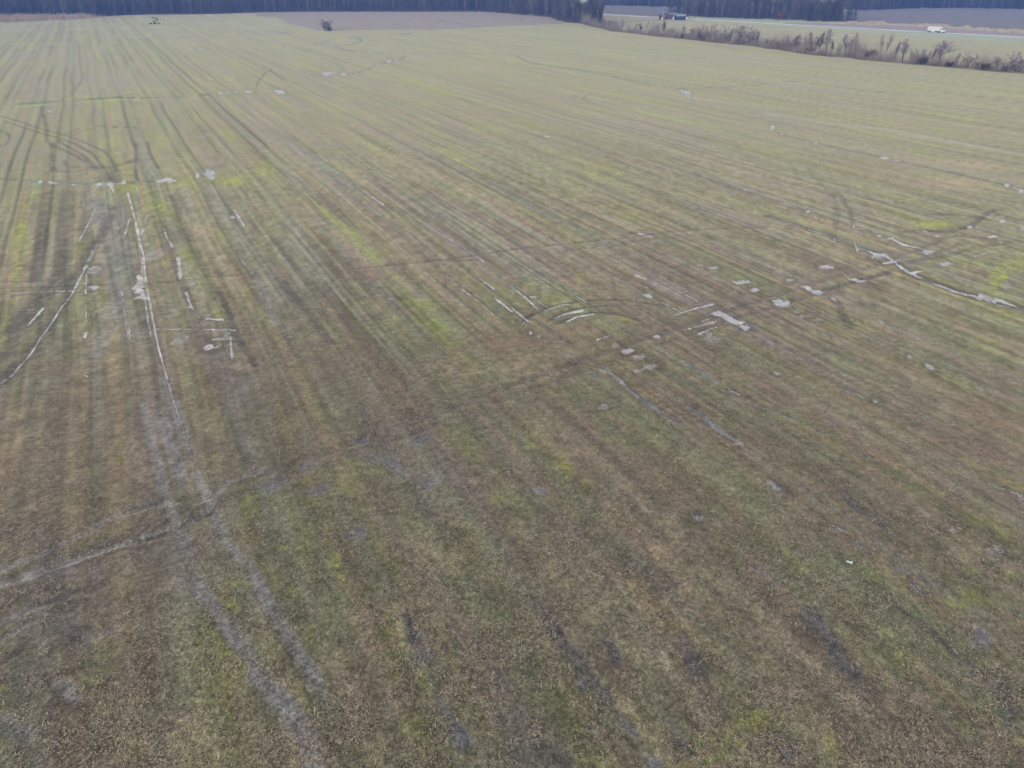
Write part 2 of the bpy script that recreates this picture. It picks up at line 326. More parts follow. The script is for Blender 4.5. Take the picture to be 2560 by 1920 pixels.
for pts, w, k_ in (([(1000,500),(1060,680),(1120,790),(1190,930)], .5, .7), ([(1230,330),(1260,450)], .4, .6), ([(780,560),(850,700),(900,830)], .4, .5), ([(60,180),(75,280),(110,360)], .6, .6), ([(380,560),(400,700),(420,850)], .6, .45), ([(560,760),(620,880),(660,950)], .5, .4)):
    TR.append(([(a * 2.016, 960 + b * 2.016) for a, b in pts], w * 1.15, min(1, k_ * 1.05), 'soil'))
# patches of cover: (region, x, y, rx, ry, tilt, kind, strength)
BL = [('E',190,330,50,330,6,'lime',.9), ('E',140,700,40,250,6,'lime',.75), ('E',60,1180,60,200,10,'lime',.4), ('E',1400,120,200,130,30,'lime',.7), ('E',1650,520,120,90,30,'lime',.6), ('E',1430,600,120,60,0,'lime',.35), ('E',1900,1080,40,120,-25,'lime',.75), ('E',420,150,60,200,5,'lime',.45), ('E',700,480,70,100,0,'lime',.3),
      ('A',2000,1560,300,70,0,'lime',.7), ('A',1500,1560,180,60,0,'lime',.6), ('A',1150,1620,120,60,0,'lime',.6), ('B',100,1450,150,90,20,'lime',.6), ('A',600,850,300,20,-4,'lime',.3),
      ('F',640,200,160,22,40,'lime',.7), ('F',880,390,200,30,42,'lime',.7), ('F',1000,540,100,40,30,'lime',.6), ('F',1180,720,110,40,30,'lime',.5), ('F',1530,990,120,50,35,'lime',.5), ('F',1650,1180,160,60,35,'lime',.4),
      ('G',1000,1090,90,40,15,'lime',.55), ('G',150,780,160,60,35,'lime',.35), ('G',640,760,130,40,35,'lime',.4),
      ('H',1480,280,260,50,-2,'lime',.95), ('H',2000,720,90,200,15,'lime',.85), ('H',2150,600,120,70,0,'lime',.8), ('H',1650,600,260,60,5,'lime',.35), ('H',1900,480,300,60,0,'lime',.3), ('H',1250,900,500,120,25,'green',.6), ('H',900,1080,300,90,20,'green',.5), ('H',1600,1250,420,160,25,'green',.55), ('H',1900,1000,280,80,20,'lime',.22),
      ('D',1000,1040,110,26,8,'lime',.5), ('D',1500,1120,120,20,8,'lime',.35), ('C',2000,440,70,12,8,'lime',.35), ('C',350,560,120,18,8,'lime',.35),
      ('J',680,1520,70,180,-20,'lime',.6), ('J',230,1420,60,40,0,'lime',.7), ('J',260,1540,60,40,0,'lime',.6), ('K',450,700,60,140,-35,'lime',.65), ('K',660,890,50,100,-35,'lime',.5), ('J',2080,980,90,80,0,'lime',.35), ('M',1980,230,140,90,20,'lime',.5), ('M',2100,60,200,70,0,'lime',.35), ('M',1950,660,80,70,0,'lime',.45), ('M',880,1140,50,40,0,'lime',.5), ('M',20,960,40,60,0,'lime',.6), ('M',60,1440,60,40,0,'lime',.4), ('N',250,100,180,90,20,'lime',.45), ('N',450,480,60,170,-20,'lime',.4), ('N',740,80,50,120,-15,'lime',.45), ('O',2080,1300,280,130,-15,'lime',.7), ('O',1700,1480,240,120,0,'lime',.7), ('O',1560,1640,120,60,0,'lime',.7), ('O',2100,1180,160,70,0,'lime',.5),
      ('P',1750,170,320,150,-10,'lime',.6), ('P',1600,330,140,60,0,'lime',.4), ('P',570,1450,80,170,-15,'lime',.55), ('P',60,1230,120,70,0,'lime',.4), ('P',1720,1270,120,100,0,'lime',.35), ('P',1180,720,160,90,30,'lime',.3), ('P',1070,1620,120,50,0,'lime',.4), ('L',1700,1600,130,60,0,'lime',.45), ('L',2080,1640,160,60,0,'lime',.45), ('I',1900,1120,60,60,0,'lime',.35), ('I',2050,1360,80,80,0,'lime',.35), ('I',1020,650,70,40,0,'lime',.45), ('I',1820,660,110,60,0,'lime',.35), ('I',1850,800,120,60,0,'lime',.3),
      ('F',2000,1350,500,180,-15,'rust',.6), ('G',350,1250,420,90,-10,'rust',.75), ('F',1000,700,200,70,15,'rust',.7), ('F',1230,640,80,40,0,'purple',.6), ('F',220,690,150,60,10,'rust',.6), ('E',2080,740,170,60,10,'rust',.5), ('G',1850,1090,300,50,-25,'rust',.55), ('G',250,1480,420,140,-15,'straw',.5), ('H',300,900,280,60,-20,'rust',.5), ('F',1800,1500,300,100,0,'straw',.3), ('E',380,1480,220,100,0,'rust',.5), ('E',1720,330,130,60,0,'straw',.5), ('E',2100,1480,150,120,0,'straw',.4), ('H',1000,1500,350,150,15,'rust',.35), ('H',500,260,300,40,5,'straw',.35), ('D',1700,1420,500,50,5,'straw',.45), ('D',1200,1180,600,40,7,'straw',.25), ('D',1600,1580,400,70,5,'straw',.4), ('D',900,1450,500,120,8,'rust',.3),
      ('I',280,590,230,80,0,'rust',.5), ('I',300,1150,140,150,-15,'rust',.45), ('I',1250,700,150,160,-10,'straw',.4), ('I',400,320,250,120,0,'rust',.35), ('I',900,400,150,120,0,'grey',.35), ('K',1500,800,700,260,25,'rust',.4), ('K',1100,1250,500,150,25,'straw',.4), ('K',1050,400,260,50,42,'rust',.5), ('L',1900,400,500,420,10,'rust',.65), ('L',200,1300,300,160,25,'rust',.4), ('J',950,200,160,60,25,'purple',.5), ('J',1750,1250,300,220,20,'rust',.3), ('J',1600,1500,500,150,10,'straw',.35),
      ('N',1300,400,550,300,15,'straw',.4), ('O',1300,250,500,220,20,'straw',.4), ('O',700,400,500,300,20,'green',.25), ('N',900,900,300,350,10,'rust',.35), ('M',1650,1300,200,260,10,'straw',.45), ('M',1300,680,160,240,10,'rust',.4), ('N',150,1400,150,200,0,'rust',.4), ('O',950,800,140,150,0,'rust',.5), ('P',300,550,500,250,25,'rust',.5), ('P',1550,850,350,300,25,'rust',.4), ('P',900,1350,400,200,0,'rust',.3), ('P',2100,1400,200,200,0,'rust',.4),
      ('M',500,250,500,300,0,'grey',.65), ('M',1350,250,350,220,0,'grey',.45), ('M',250,900,250,180,0,'grey',.4), ('M',1100,800,160,200,0,'grey',.35), ('I',900,1500,700,180,-10,'grey',.55), ('I',200,1250,200,150,0,'grey',.3), ('J',1500,750,300,180,20,'grey',.4), ('J',1100,600,260,120,20,'grey',.35), ('E',1300,1150,350,220,0,'grey',.5), ('E',850,650,250,220,0,'grey',.35), ('E',350,700,120,150,0,'grey',.35), ('E',1700,1400,260,160,0,'grey',.3), ('B',150,1030,160,40,25,'grey',.4), ('A',150,1240,160,120,0,'grey',.4), ('A',300,480,400,80,0,'grey',.25), ('A',850,680,420,140,0,'grey',.28), ('B',900,720,500,50,22,'grey',.22),
      ('B',1300,380,600,40,2,'green',.5), ('C',300,300,700,50,5,'green',.5), ('C',1200,420,800,60,5,'green',.3), ('D',700,600,800,80,6,'green',.35), ('A',1500,220,250,30,0,'green',.4), ('B',900,340,250,40,0,'green',.5)]

# ------------------------------------------------------------------ the field: mesh and its cover colours
def build_field():
    ang = np.concatenate([np.radians(np.arange(-58, -39, .2)), np.radians(np.arange(-39, 39.01, .07)), np.radians(np.arange(39.2, 58.1, .2)), np.radians(np.arange(61, 300, 5.0))])
    r = [.4, 2, 4, 6, 8, 10, 11.5, 13]; d = 14.0
    while d < 1600: r.append(d); d += min(max(.045, .00125 * (d * d + H * H) / H), 3.2 if d < 700 else 9)
    r += [1800, 2100, 2600, 3200, 4000]
    r = np.array(r); na, nr = len(ang), len(r)
    X = (r[:, None] * np.sin(ang)[None]).ravel(); Y = (r[:, None] * np.cos(ang)[None]).ravel()
    D = np.repeat(r, na)
    u = X * RN[0] + Y * RN[1]; v = X * RD[0] + Y * RD[1]
    wob = (fbm(u / 40, v / 40, 5, 2) - .5) * 1.2; u = u + wob
    near = sst(95, 38, D); lerp = lambda a, b: a * (1 - near) + b * near
    far = sst(180, 420, D)
    n1 = lerp(.5 * fbm(u / 1.6, v / 50, 11) + .5 * fbm(u / 3.2, v / 60, 13), fbm(u / 2.4, v / 20, 12)); n2 = fbm(u / 9, v / 35, 21); n3 = fbm(X / 2.2, Y / 2.2, 31); n4 = fbm(X / 16, Y / 16, 41); n5 = fbm(u / 1.1, v / 45, 51, 3); n6 = fbm(X / .6, Y / .6, 61, 3)
    brown = np.array([.137, .119, .09]); green = np.array([.116, .13, .077]); lime = np.array([.158, .186, .055]); rust = np.array([.14, .108, .084])
    straw = np.array([.24, .195, .135]); grey = np.array([.125, .123, .118]); purple = np.array([.112, .097, .086]); mud = np.array([.172, .156, .142]); dark = np.array([.058, .05, .042])
    g = (.62 + .5 * (2 * sst(.36, .64, .34 * n1 + .24 * n2 + .24 * n3 + .18 * n4 + .06 * sst(120, 420, D) - .02 * near) - 1) * (1 - .6 * sst(80, 160, D))).clip(0, 1)
    calm = 1 - .5 * sst(80, 170, D)
    C = brown[None] * (1 - g[:, None]) + green[None] * g[:, None]
    def mix(col, k):
        nonlocal C
        k = np.clip(k, 0, 1)[:, None]; C = C * (1 - k) + np.asarray(col)[None] * k
    mix(straw, .5 * calm * sst(.52, .72, .5 * n3 + .5 * fbm(u / 4, v / 22, 71)) * (1 - .4 * g))
    mix(purple, .5 * calm * sst(.54, .7, lerp(fbm(u / 5, v / 30, 81), fbm(u / 2.6, v / 22, 82))) * (1 - g))
    mix(lime, .42 * sst(.55, .75, lerp(fbm(u / 3.5, v / 26, 91), fbm(u / 2.6, v / 7, 92))) * g * (1 - .45 * far))
    mix(grey, .5 * calm * sst(.52, .72, lerp(fbm(u / 6, v / 50, 101), fbm(u / 3, v / 24, 102))))
    n5 = lerp(n5, .5 + .55 * (fbm(u / 1.2, v / 14, 53, 3) - .5)); C *= ((.89 + .21 * sst(.22, .78, n5)) ** (1 - .7 * far))[:, None]; C *= (.78 + .44 * sst(.25, .75, fbm(u / .5, v / 25, 57, 2)))[:, None] ** ((1 - .7 * near) * sst(230, 110, D))[:, None]
    mix((.128, .122, .108), .3 * sst(.5, .68, fbm(u / 2.6, v / 90, 141)) * (1 - .6 * near - .3 * far))
    mix((.165, .168, .092), .24 * sst(.5, .7, fbm(u / 3.4, v / 80, 151)) * (1 - .5 * near - .3 * far))
    wetv = np.zeros(len(X)); z = np.zeros(len(X))
    kinds = dict(lime=lime, green=green, rust=rust, straw=straw, grey=grey, purple=purple)
    # patches
    brk = .55 * n3 + .45 * fbm(X / 5.5, Y / 5.5, 111)
    for reg, cx, cy, rx, ry, tilt, kind, s in BL:
        px, py = R(reg, [(cx, cy)])[0]; t = math.radians(tilt)
        c0 = np.array(P(px, py)); e1 = np.array(P(px + rx / 3.456 * math.cos(t), py + rx / 3.456 * math.sin(t))) - c0; e2 = np.array(P(px - ry / 3.456 * math.sin(t), py + ry / 3.456 * math.cos(t))) - c0
        A = np.linalg.inv(np.stack([e1, e2], 1)); dx, dy = X - c0[0], Y - c0[1]
        lim = 1.6 * (np.hypot(*e1) + np.hypot(*e2)); i = np.nonzero((abs(dx) < lim) & (abs(dy) < lim))[0]
        q = np.hypot(A[0, 0] * dx[i] + A[0, 1] * dy[i], A[1, 0] * dx[i] + A[1, 1] * dy[i])
        k = s * sst(1.3, .3, q + 2.2 * (brk[i] - .5)) * (.25 + .95 * sst(.35, .62, .5 * n3[i] + .5 * n6[i]))
        k = np.clip(k * ((1.1 if reg in 'MNOPJKL' else .95) if kind == 'lime' else .9), 0, 1)[:, None]; C[i] = C[i] * (1 - k) + kinds[kind][None] * (.85 + .3 * n2[i])[:, None] * k
    # straight drill wheelings: pairs every 8.4 m
    amp0 = fbm(v / 55, u / 8.4, 121, 2)
    for k in range(-40, 60):
        for off, hw in ((3.0, .36), (5.8, .36)):
            c = off + 8.4 * k + RNG.normal(0, .25) * (k > 3); a = RNG.uniform(.35, .85) * (1 if k < 4 else .6 * (RNG.random() > .3))
            i = np.nonzero(abs(u - c) < 5)[0]
            if not len(i): continue
            he = np.maximum(hw, .0021 * D[i]); f = np.exp(-((u[i] - c) / he) ** 2) * (hw / he) ** .6 * a * (.3 + .7 * sst(.3, .6, amp0[i])) * (1 - .75 * sst(150, 55, D[i]))
            C[i] *= (1 - .68 * f)[:, None] * np.array([[1.04, .98, .94]]); z[i] -= .05 * f
    for k in range(150):                                   # finer marks of single passes
        c = RNG.uniform(-180, 330); a = RNG.uniform(.08, .38); hw = RNG.uniform(.18, .5); v0 = RNG.uniform(-700, 60); v1 = v0 + RNG.uniform(60, 400)
        i = np.nonzero((abs(u - c) < 4) & (v > v0) & (v < v1))[0]
        if len(i):
            he = np.maximum(hw, .0021 * D[i]); f = np.exp(-((u[i] - c) / he) ** 2) * (hw / he) * a * sst(v0, v0 + 25, v[i]) * sst(v1, v1 - 25, v[i])
            C[i] *= (1 - .5 * f)[:, None]; z[i] -= .03 * f
    # traced marks
    jx = (fbm(X / 1.6, Y / 1.6, 131, 3) - .5); tcol = dict(dark=dark, brown=np.array([.096, .074, .061]), creek=np.array([.062, .058, .045]), lime=lime, soil=np.array([.083, .073, .065]), damp=np.array([.1, .098, .09]), mud=mud, wet=np.array([.122, .116, .128]))
    for pts, hw, s, kind in TR:
        w = Pn(pts); best = {}
        K = np.zeros(len(X)); AL = np.zeros(len(X)); cum = 0.
        for a, b in zip(w[:-1], w[1:]):
            e = b - a; L2 = float(e @ e) + 1e-9; mg = hw * 3 + 2.5
            i = np.nonzero((X > min(a[0], b[0]) - mg) & (X < max(a[0], b[0]) + mg) & (Y > min(a[1], b[1]) - mg) & (Y < max(a[1], b[1]) + mg))[0]
            if not len(i): cum += math.sqrt(L2); continue
            dx, dy = X[i] - a[0], Y[i] - a[1]; t = np.clip((dx * e[0] + dy * e[1]) / L2, 0, 1)
            dd = np.hypot(dx - t * e[0], dy - t * e[1])
            soft = dict(mud=.45, wet=.95, soil=1.1).get(kind, .4)
            he = np.maximum(hw, .0017 * D[i]); f = (hw / he) ** .5 * sst(1.45, .4, dd / he + soft * 1.6 * jx[i])
            up = f > K[i]; AL[i[up]] = cum + t[up] * math.sqrt(L2); K[i] = np.maximum(K[i], f); cum += math.sqrt(L2)
        if kind == 'mud' and cum > 12: K *= (.25 + .75 * sst(1, .8, AL / cum))
        if kind in ('soil', 'wet', 'damp'): K *= sst(0, .28, AL / cum) * sst(1, .72, AL / cum)
        i = np.nonzero(K > .003)[0]; k = K[i] * min(1, s * 1.25) * ((.8 + .25 * sst(.3, .65, brk[i])) if kind == 'mud' else (.6 + .55 * sst(.3, .65, brk[i])))
        k = np.clip(k, 0, 1)[:, None]; C[i] = C[i] * (1 - k) + tcol[kind][None] * (.82 + .36 * n6[i])[:, None] * k
        if kind == 'mud': lug = np.sin(AL[i] * 14) * sst(75, 45, D[i]) * K[i]; C[i] *= (1 + .12 * lug)[:, None]; z[i] -= .02 * (1 + lug)
        if kind in ('mud', 'wet'): wetv[i] = np.maximum(wetv[i], K[i] * s * (1 if kind == 'wet' else .45))
        z[i] -= .06 * K[i] * s
    # speckle of clods and stubble
    n7 = fbm(X / .9, Y / 1.8, 63, 3); C *= (1 + .56 * (n6 - .5) * sst(210, 100, D))[:, None] * (1 + .6 * (n7 - .5) * sst(50, 90, D) * sst(260, 140, D))[:, None]; C *= (1 + .5 * (fbm(u / 1.1, v / 16, 183, 3) - .5) * sst(100, 50, D))[:, None]; C *= (1 + .5 * (fbm(X / 1.3, Y / 1.3, 181, 3) - .5) * sst(95, 40, D))[:, None]; C *= (1 + .9 * (sst(.25, .75, fbm(X / .16, Y / .16, 171, 2)) - .5) * .6 * sst(80, 25, D))[:, None]
    # bare earth and leaf litter behind the edge of the far woods
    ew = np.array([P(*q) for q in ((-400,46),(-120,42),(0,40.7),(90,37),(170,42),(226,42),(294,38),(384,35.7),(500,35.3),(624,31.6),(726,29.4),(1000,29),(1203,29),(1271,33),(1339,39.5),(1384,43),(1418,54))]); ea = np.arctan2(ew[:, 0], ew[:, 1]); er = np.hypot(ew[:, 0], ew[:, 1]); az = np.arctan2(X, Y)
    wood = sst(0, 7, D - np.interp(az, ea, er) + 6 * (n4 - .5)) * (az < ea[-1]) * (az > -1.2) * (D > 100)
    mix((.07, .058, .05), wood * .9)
    C *= np.array([[.935, .995, 1.05]])
    z -= (.05 * n6 + .05 * fbm(X / .25, Y / .25, 161, 2)) * sst(140, 50, D); z -= .03 * n3
    z = np.minimum(z, 0) - .002
    # standing water: kept as a share of cover, broken up by the fine noise of the material
    dep = np.maximum(Y * PC + H * PS, 1e-3); xp = 1280 + F * X / dep; yp = 960 - F * (Y * PS - H * PC) / dep; ok = (Y > 5)
    wat = np.zeros(len(X)); rim = np.zeros(len(X)); tpx = dep / F
    mpy = (Y * Y + H * H) / (H * F)
    for idx, q in enumerate(PUD):
        if q[0] == 'line':
            _, pts, w, brk, m, dbl = q; pts = np.array(pts, float); mg = w * 1.5 + 6
        else:
            _, c, rx, ry, th, brk, m = q; pts = np.array([c]); mg = max(rx, ry) * 1.6 + 6; dbl = False
        x0, y0 = pts.min(0) - mg; x1, y1 = pts.max(0) + mg
        i = np.nonzero(ok & (xp > x0) & (xp < x1) & (yp > y0) & (yp < y1))[0]
        if not len(i): continue
        a, b = xp[i], yp[i]
        if q[0] == 'line':
            dist = np.full(len(i), 1e9)
            for p, r in zip(pts[:-1], pts[1:]):
                e = r - p; L2 = e @ e + 1e-9; t = np.clip(((a - p[0]) * e[0] + (b - p[1]) * e[1]) / L2, 0, 1)
                dist = np.minimum(dist, np.hypot(a - p[0] - t * e[0], b - p[1] - t * e[1]))
            hw = w * .85 / 2; he = max(hw, 1.15); dn = dist / he; val = 1 - dn
            wob = 2.4 * (fbm(xp[i] / 6, yp[i] / 3.5, 40 + idx, 2) - .5) if q[0] == 'line' else 0; val = val - abs(wob) * (.5 if q[0] == 'line' else 0) - wob * .3
            if dbl and w > 8: val = np.minimum(val, (dn - .22) * 2.0)
        else:
            ct, sn = math.cos(th), math.sin(th); dx, dy = a - c[0], b - c[1]
            val = 1 - np.hypot((ct * dx + sn * dy) / max(rx, 1.4), (-sn * dx + ct * dy) / max(ry, 1.2)); dn = 1 - val
        tm, tmy = float(tpx[i].mean()), float(mpy[i].mean())
        n = fbm(X[i] / (9 * tm), Y[i] / (5 * tmy), 300 + idx, 4) - .5; n2 = fbm(X[i] / (34 * tm), Y[i] / (24 * tmy), 900 + idx, 2) - .5
        k = (1 - .3 * min(1, brk)) * (min(1, hw / he) ** .4 * (.86 if hw < 2.3 else .95) if q[0] == 'line' else 1) * sst(-.3, .6, val + 1.4 * brk * n + 1.9 * brk * n2 + .16) * (1 if m == 'water' else .62)
        wat[i] = np.maximum(wat[i], k); rim[i] = np.maximum(rim[i], .8 * sst(3.2, .6, dn + 1.2 * n))
    C *= (1 - (.34 - .16 * sst(60, 140, D)) * rim)[:, None]; wetv = np.maximum(wetv, .7 * rim)
    me = bpy.data.meshes.new('field'); nv = len(X)
    co = np.stack([X, Y, z], 1).astype(np.float32)
    me.vertices.add(nv + 1); me.vertices.foreach_set('co', np.concatenate([co, [[0, 0, -.02]]]).astype(np.float32).ravel())
    ii = np.arange(nr - 1)[:, None] * na; jj = np.arange(na)[None]; j2 = (jj + 1) % na
    q = np.stack([ii + jj, ii + na + jj, ii + na + j2, ii + j2], -1).reshape(-1, 4)[:, ::-1]
    cap = np.stack([np.full(na, nv), (np.arange(na) + 1) % na, np.arange(na)], 1)
    nl = q.size + cap.size
    me.loops.add(nl); me.loops.foreach_set('vertex_index', np.concatenate([q.ravel(), cap.ravel()]).astype(np.int32))
    me.polygons.add(len(q) + na)
    me.polygons.foreach_set('loop_start', np.concatenate([np.arange(len(q)) * 4, q.size + np.arange(na) * 3]).astype(np.int32))
    me.update(calc_edges=True); me.polygons.foreach_set('use_smooth', np.ones(len(me.polygons), bool))
    at = me.color_attributes.new('soil', 'FLOAT_COLOR', 'POINT')
    c4 = np.ones((nv + 1, 4), np.float32); c4[:nv, :3] = C; c4[:nv, 3] = np.clip(wetv, 0, 1); c4[nv] = (.13, .12, .09, 0)
    at.data.foreach_set('color', c4.ravel())
    wa = me.attributes.new('water', 'FLOAT', 'POINT'); wa.data.foreach_set('value', np.concatenate([wat, [0]]).astype(np.float32))
    fa = me.attributes.new('fine', 'FLOAT', 'POINT'); fa.data.foreach_set('value', np.concatenate([sst(420, 70, D) * .95 + .05, [1]]).astype(np.float32))
    me.materials.append(M['field'])
    o = bpy.data.objects.new('field', me); COL.objects.link(o); tag(o, kind='structure')
    return X, Y, np.concatenate([C, wetv[:, None]], 1), na, nr, ang, r

# ------------------------------------------------------------------ ploughed fields, road, lane
def sheet(name, px, z, m, jitter=0):
    w = [P(*q) for q in px]; out = []
    for (a, b) in zip(w, w[1:] + w[:1]):
        n = max(1, int(math.hypot(b[0] - a[0], b[1] - a[1]) / 12))
        for i in range(n):
            t = i / n; out.append((a[0] + (b[0] - a[0]) * t + random.uniform(-jitter, jitter), a[1] + (b[1] - a[1]) * t + random.uniform(-jitter, jitter), z))
    o = mesh_obj(name, out, [tuple(range(len(out)))], m)
    bm = bmesh.new(); bm.from_mesh(o.data); bmesh.ops.triangulate(bm, faces=bm.faces); bmesh.ops.recalc_face_normals(bm, faces=bm.faces)
    if sum(f.normal.z for f in bm.faces) < 0: bmesh.ops.reverse_faces(bm, faces=bm.faces)
    bm.to_mesh(o.data); bm.free()
    return tag(o, kind='structure')
sheet('ploughed_field', [(633,33.5),(700,47),(745,62),(798,77),(860,75.3),(1000,74),(1113,72),(1203,69),(1294,64),(1418,59),(1436,55),(1384,42),(1339,39),(1271,32.6),(1203,28.8),(1000,28.6),(726,29)], .05, M['plough'], 7)
sheet('ploughed_field', [(1425,13),(1500,14.4),(1720,18.5),(1735,36),(1720,43),(1646,42),(1490,32.5),(1425,29)], .05, M['plough_far'], .8)
sheet('ploughed_field', [(2040,50),(2060,26),(2143,26),(2283,20),(2400,20.3),(2600,24.5),(2640,86),(2560,82),(2478,74.5),(2361,68.5),(2244,61),(2134,57.5)], .05, M['plough_far'], .8)
road_c = Pn([(1400, 30.5), (1507, 36), (1646, 43.6), (1785, 51.2), (1960, 60.5), (2200, 74.2), (2337, 81.6), (2560, 93.6), (2900, 111.5)])
rdir = road_c[-2] - road_c[1]; rdir /= np.hypot(*rdir); rnor = np.array([-rdir[1], rdir[0]])
r0 = road_c[1]
def rp(s, o): return r0 + rdir * s + rnor * o
def strip(name, s0, s1, o0, o1, z, m, kerb=0):
    a = [rp(s0, o0), rp(s1, o0), rp(s1, o1), rp(s0, o1)]
    mb = MB(); n = len(a)
    mb.add([(p[0], p[1], z - .12) for p in a] + [(p[0], p[1], z) for p in a], [(4, 5, 6, 7), (0, 1, 5, 4), (1, 2, 6, 5), (2, 3, 7, 6), (3, 0, 4, 7)])
    return tag(mb.build(name, m), kind='structure')
RLEN = float(np.hypot(*(road_c[-1] - r0)))
strip('road', -150, RLEN, -3.6, 3.6, .12, M['road'])
strip('road_shoulder', -150, RLEN, -5.4, -3.62, .10, M['lane']); strip('road_shoulder', -150, RLEN, 3.62, 5.4, .10, M['lane'])
strip('road_marking', -150, RLEN, -3.3, -3.18, .126, M['line']); strip('road_marking', -150, RLEN, 3.18, 3.3, .126, M['line'])
strip('road_marking', -150, RLEN, -.16, -.04, .126, M['yellow_line']); strip('road_marking', -150, RLEN, .06, .18, .126, M['yellow_line'])
def ribbon(name, px, hw, z, m):
    w = Pn(px); vs = []; 
    for i in range(len(w)):
        d = w[min(i + 1, len(w) - 1)] - w[max(i - 1, 0)]; d /= np.hypot(*d); n = np.array([-d[1], d[0]]) * hw
        vs += [(w[i][0] + n[0], w[i][1] + n[1], z), (w[i][0] - n[0], w[i][1] - n[1], z)]
    return tag(mesh_obj(name, vs, [(2 * i, 2 * i + 1, 2 * i + 3, 2 * i + 2) for i in range(len(w) - 1)], m), kind='structure')
sheet('verge', [(1960,57.4),(2038,57.6),(2089,58.6),(2244,62.8),(2361,70.4),(2478,76.8),(2560,84.6),(2640,89),(2640,97),(2560,92.4),(2337,80.2),(2200,72.8),(1960,59.4)], .03, M['verge'], .3)
ribbon('farm_lane', [(1536, 56.6), (1560, 54.4), (1600, 52.3), (1646, 50.4), (1700, 51.6), (1718, 49.5)], 2.6, .06, M['lane'])
ribbon('farm_track', [(1054, 43.5), (1080, 47), (1130, 56), (1160, 61), (1203, 68)], 1.6, .09, M['lane'])

# ------------------------------------------------------------------ puddles and flooded wheelings
PUD = []
def Wt(reg, pts, w, brk=.35, m='water', dbl=False):
    PUD.append(('line', R(reg, pts), w / 3.456, brk, m, dbl))
def Bb(reg, *bs, brk=.45, m='water'):
    for cx, cy, rx, ry, *t in bs: PUD.append(('blob', R(reg, [(cx, cy)])[0], rx / 3.456, ry / 3.456, math.radians(t[0] if t else 0), brk, m))
# left creek and far pools
Wt('A', [(0,1540),(150,1555),(340,1575),(500,1580),(650,1595),(850,1590),(960,1585),(1080,1580)], 12, .5)
Bb('A', (345,1570,18,11), (435,1578,24,13), (487,1582,18,13), (640,1597,14,15), (850,1590,22,20), (955,1590,27,23), (1005,1585,22,11), (1072,1580,20,19), (1455,1555,55,19), (1380,1560,32,13), (1705,1515,15,22), brk=.7)
Bb('A', (1812,1508,44,36,25), (430,407,12,8), (680,388,8,7), (720,278,16,6), (1735,422,38,11), (860,852,14,6), (1060,848,22,6), (1560,835,24,6), (1725,825,12,7), (1905,803,24,14), (1960,802,12,9), (2035,795,20,11), (2150,793,38,12), (430,960,14,13), brk=.5)
Bb('A', (1590,1010,40,30), (1730,1150,60,30), (700,955,10,8), (770,930,8,8), brk=1.0, m='mudwater')
Wt('A', [(2040,270),(2110,290)], 9, .1); Wt('A', [(2118,271),(2212,272)], 9, .1)
Wt('B', [(80,283),(212,283)], 10, .1); Bb('B', (20,272,18,6), (255,281,22,4), (245,398,10,7), (515,381,12,6), (590,370,22,7), (825,330,15,6), (845,380,10,6), (880,358,18,8,-20), (755,427,10,5), (1295,258,20,12), (710,414,14,5), (1290,252,12,6), (1260,485,20,4))
Wt('B', [(665,400),(690,402),(720,416)], 11, .2); Wt('B', [(1560,249),(1665,247)], 7, .1); Wt('B', [(1250,298),(1340,294)], 5, .2); Wt('B', [(1480,252),(1540,251)], 5, .3)
Bb('B', (1220,512,26,9), (1150,532,24,12,-20), (1055,556,20,8), (985,585,12,6), (955,604,14,6), (860,635,18,7), (1000,458,40,5), (830,442,20,4))
Bb('B', (460,632,38,13,15), (595,632,56,16,5), (750,640,32,15,15), (210,795,38,15,15), (620,655,20,6), (690,628,20,5), brk=.8)
Wt('B', [(270,195),(360,215),(450,237),(550,265)], 11, .1)
for p, w in (([(10,785),(80,850),(130,880)], 12), ([(370,1305),(430,1345)], 13), ([(540,1340),(600,1380),(660,1430)], 11), ([(680,1345),(750,1395)], 11), ([(500,1395),(550,1430)], 10), ([(620,1460),(740,1510)], 8), ([(785,1540),(930,1655)], 14), ([(1120,1500),(1220,1560)], 10), ([(1485,1510),(1570,1555)], 10), ([(180,1415),(215,1445)], 10), ([(60,870),(330,990)], 6), ([(580,1160),(760,1290)], 5), ([(940,1330),(1010,1370)], 6), ([(150,1010),(190,1030)], 8), ([(210,1070),(260,1100)], 7), ([(980,1480),(1030,1510)], 5), ([(1950,1350),(1990,1380)], 8)):
    Wt('B', p, w, .7)
for p, w in (([(190,548),(260,560)], 6), ([(330,575),(440,590)], 8), ([(580,610),(660,625)], 8), ([(860,665),(960,685)], 10), ([(990,695),(1120,718)], 9), ([(1130,722),(1190,735)], 7), ([(1230,740),(1370,760)], 9), ([(1470,1110),(1560,1130),(1615,1155)], 14), ([(1740,1190),(1840,1212)], 7), ([(1880,1225),(2000,1255)], 7), ([(1160,1490),(1260,1510),(1355,1540)], 10), ([(950,1515),(1050,1550)], 7), ([(1270,1550),(1400,1590)], 10), ([(1470,1610),(1590,1630)], 12), ([(1185,1605),(1250,1635)], 10), ([(1680,1530),(1800,1570),(1870,1600),(1950,1630),(2050,1650)], 12), ([(640,1350),(760,1370)], 7), ([(170,545),(600,610)], 4), ([(1000,1440),(1080,1460)], 8)):
    Wt('C', p, w, .5)
Bb('C', (1500,795,50,9,8), (1540,793,18,7), (1510,815,28,7), (1525,840,16,10), (1560,862,10,6), (1590,875,8,4), (1710,1180,14,7), (1745,1273,18,7,10), (1470,770,30,4), (300,1180,30,9), (1860,762,20,4), (2090,970,20,6), (2170,985,14,5), brk=.7)
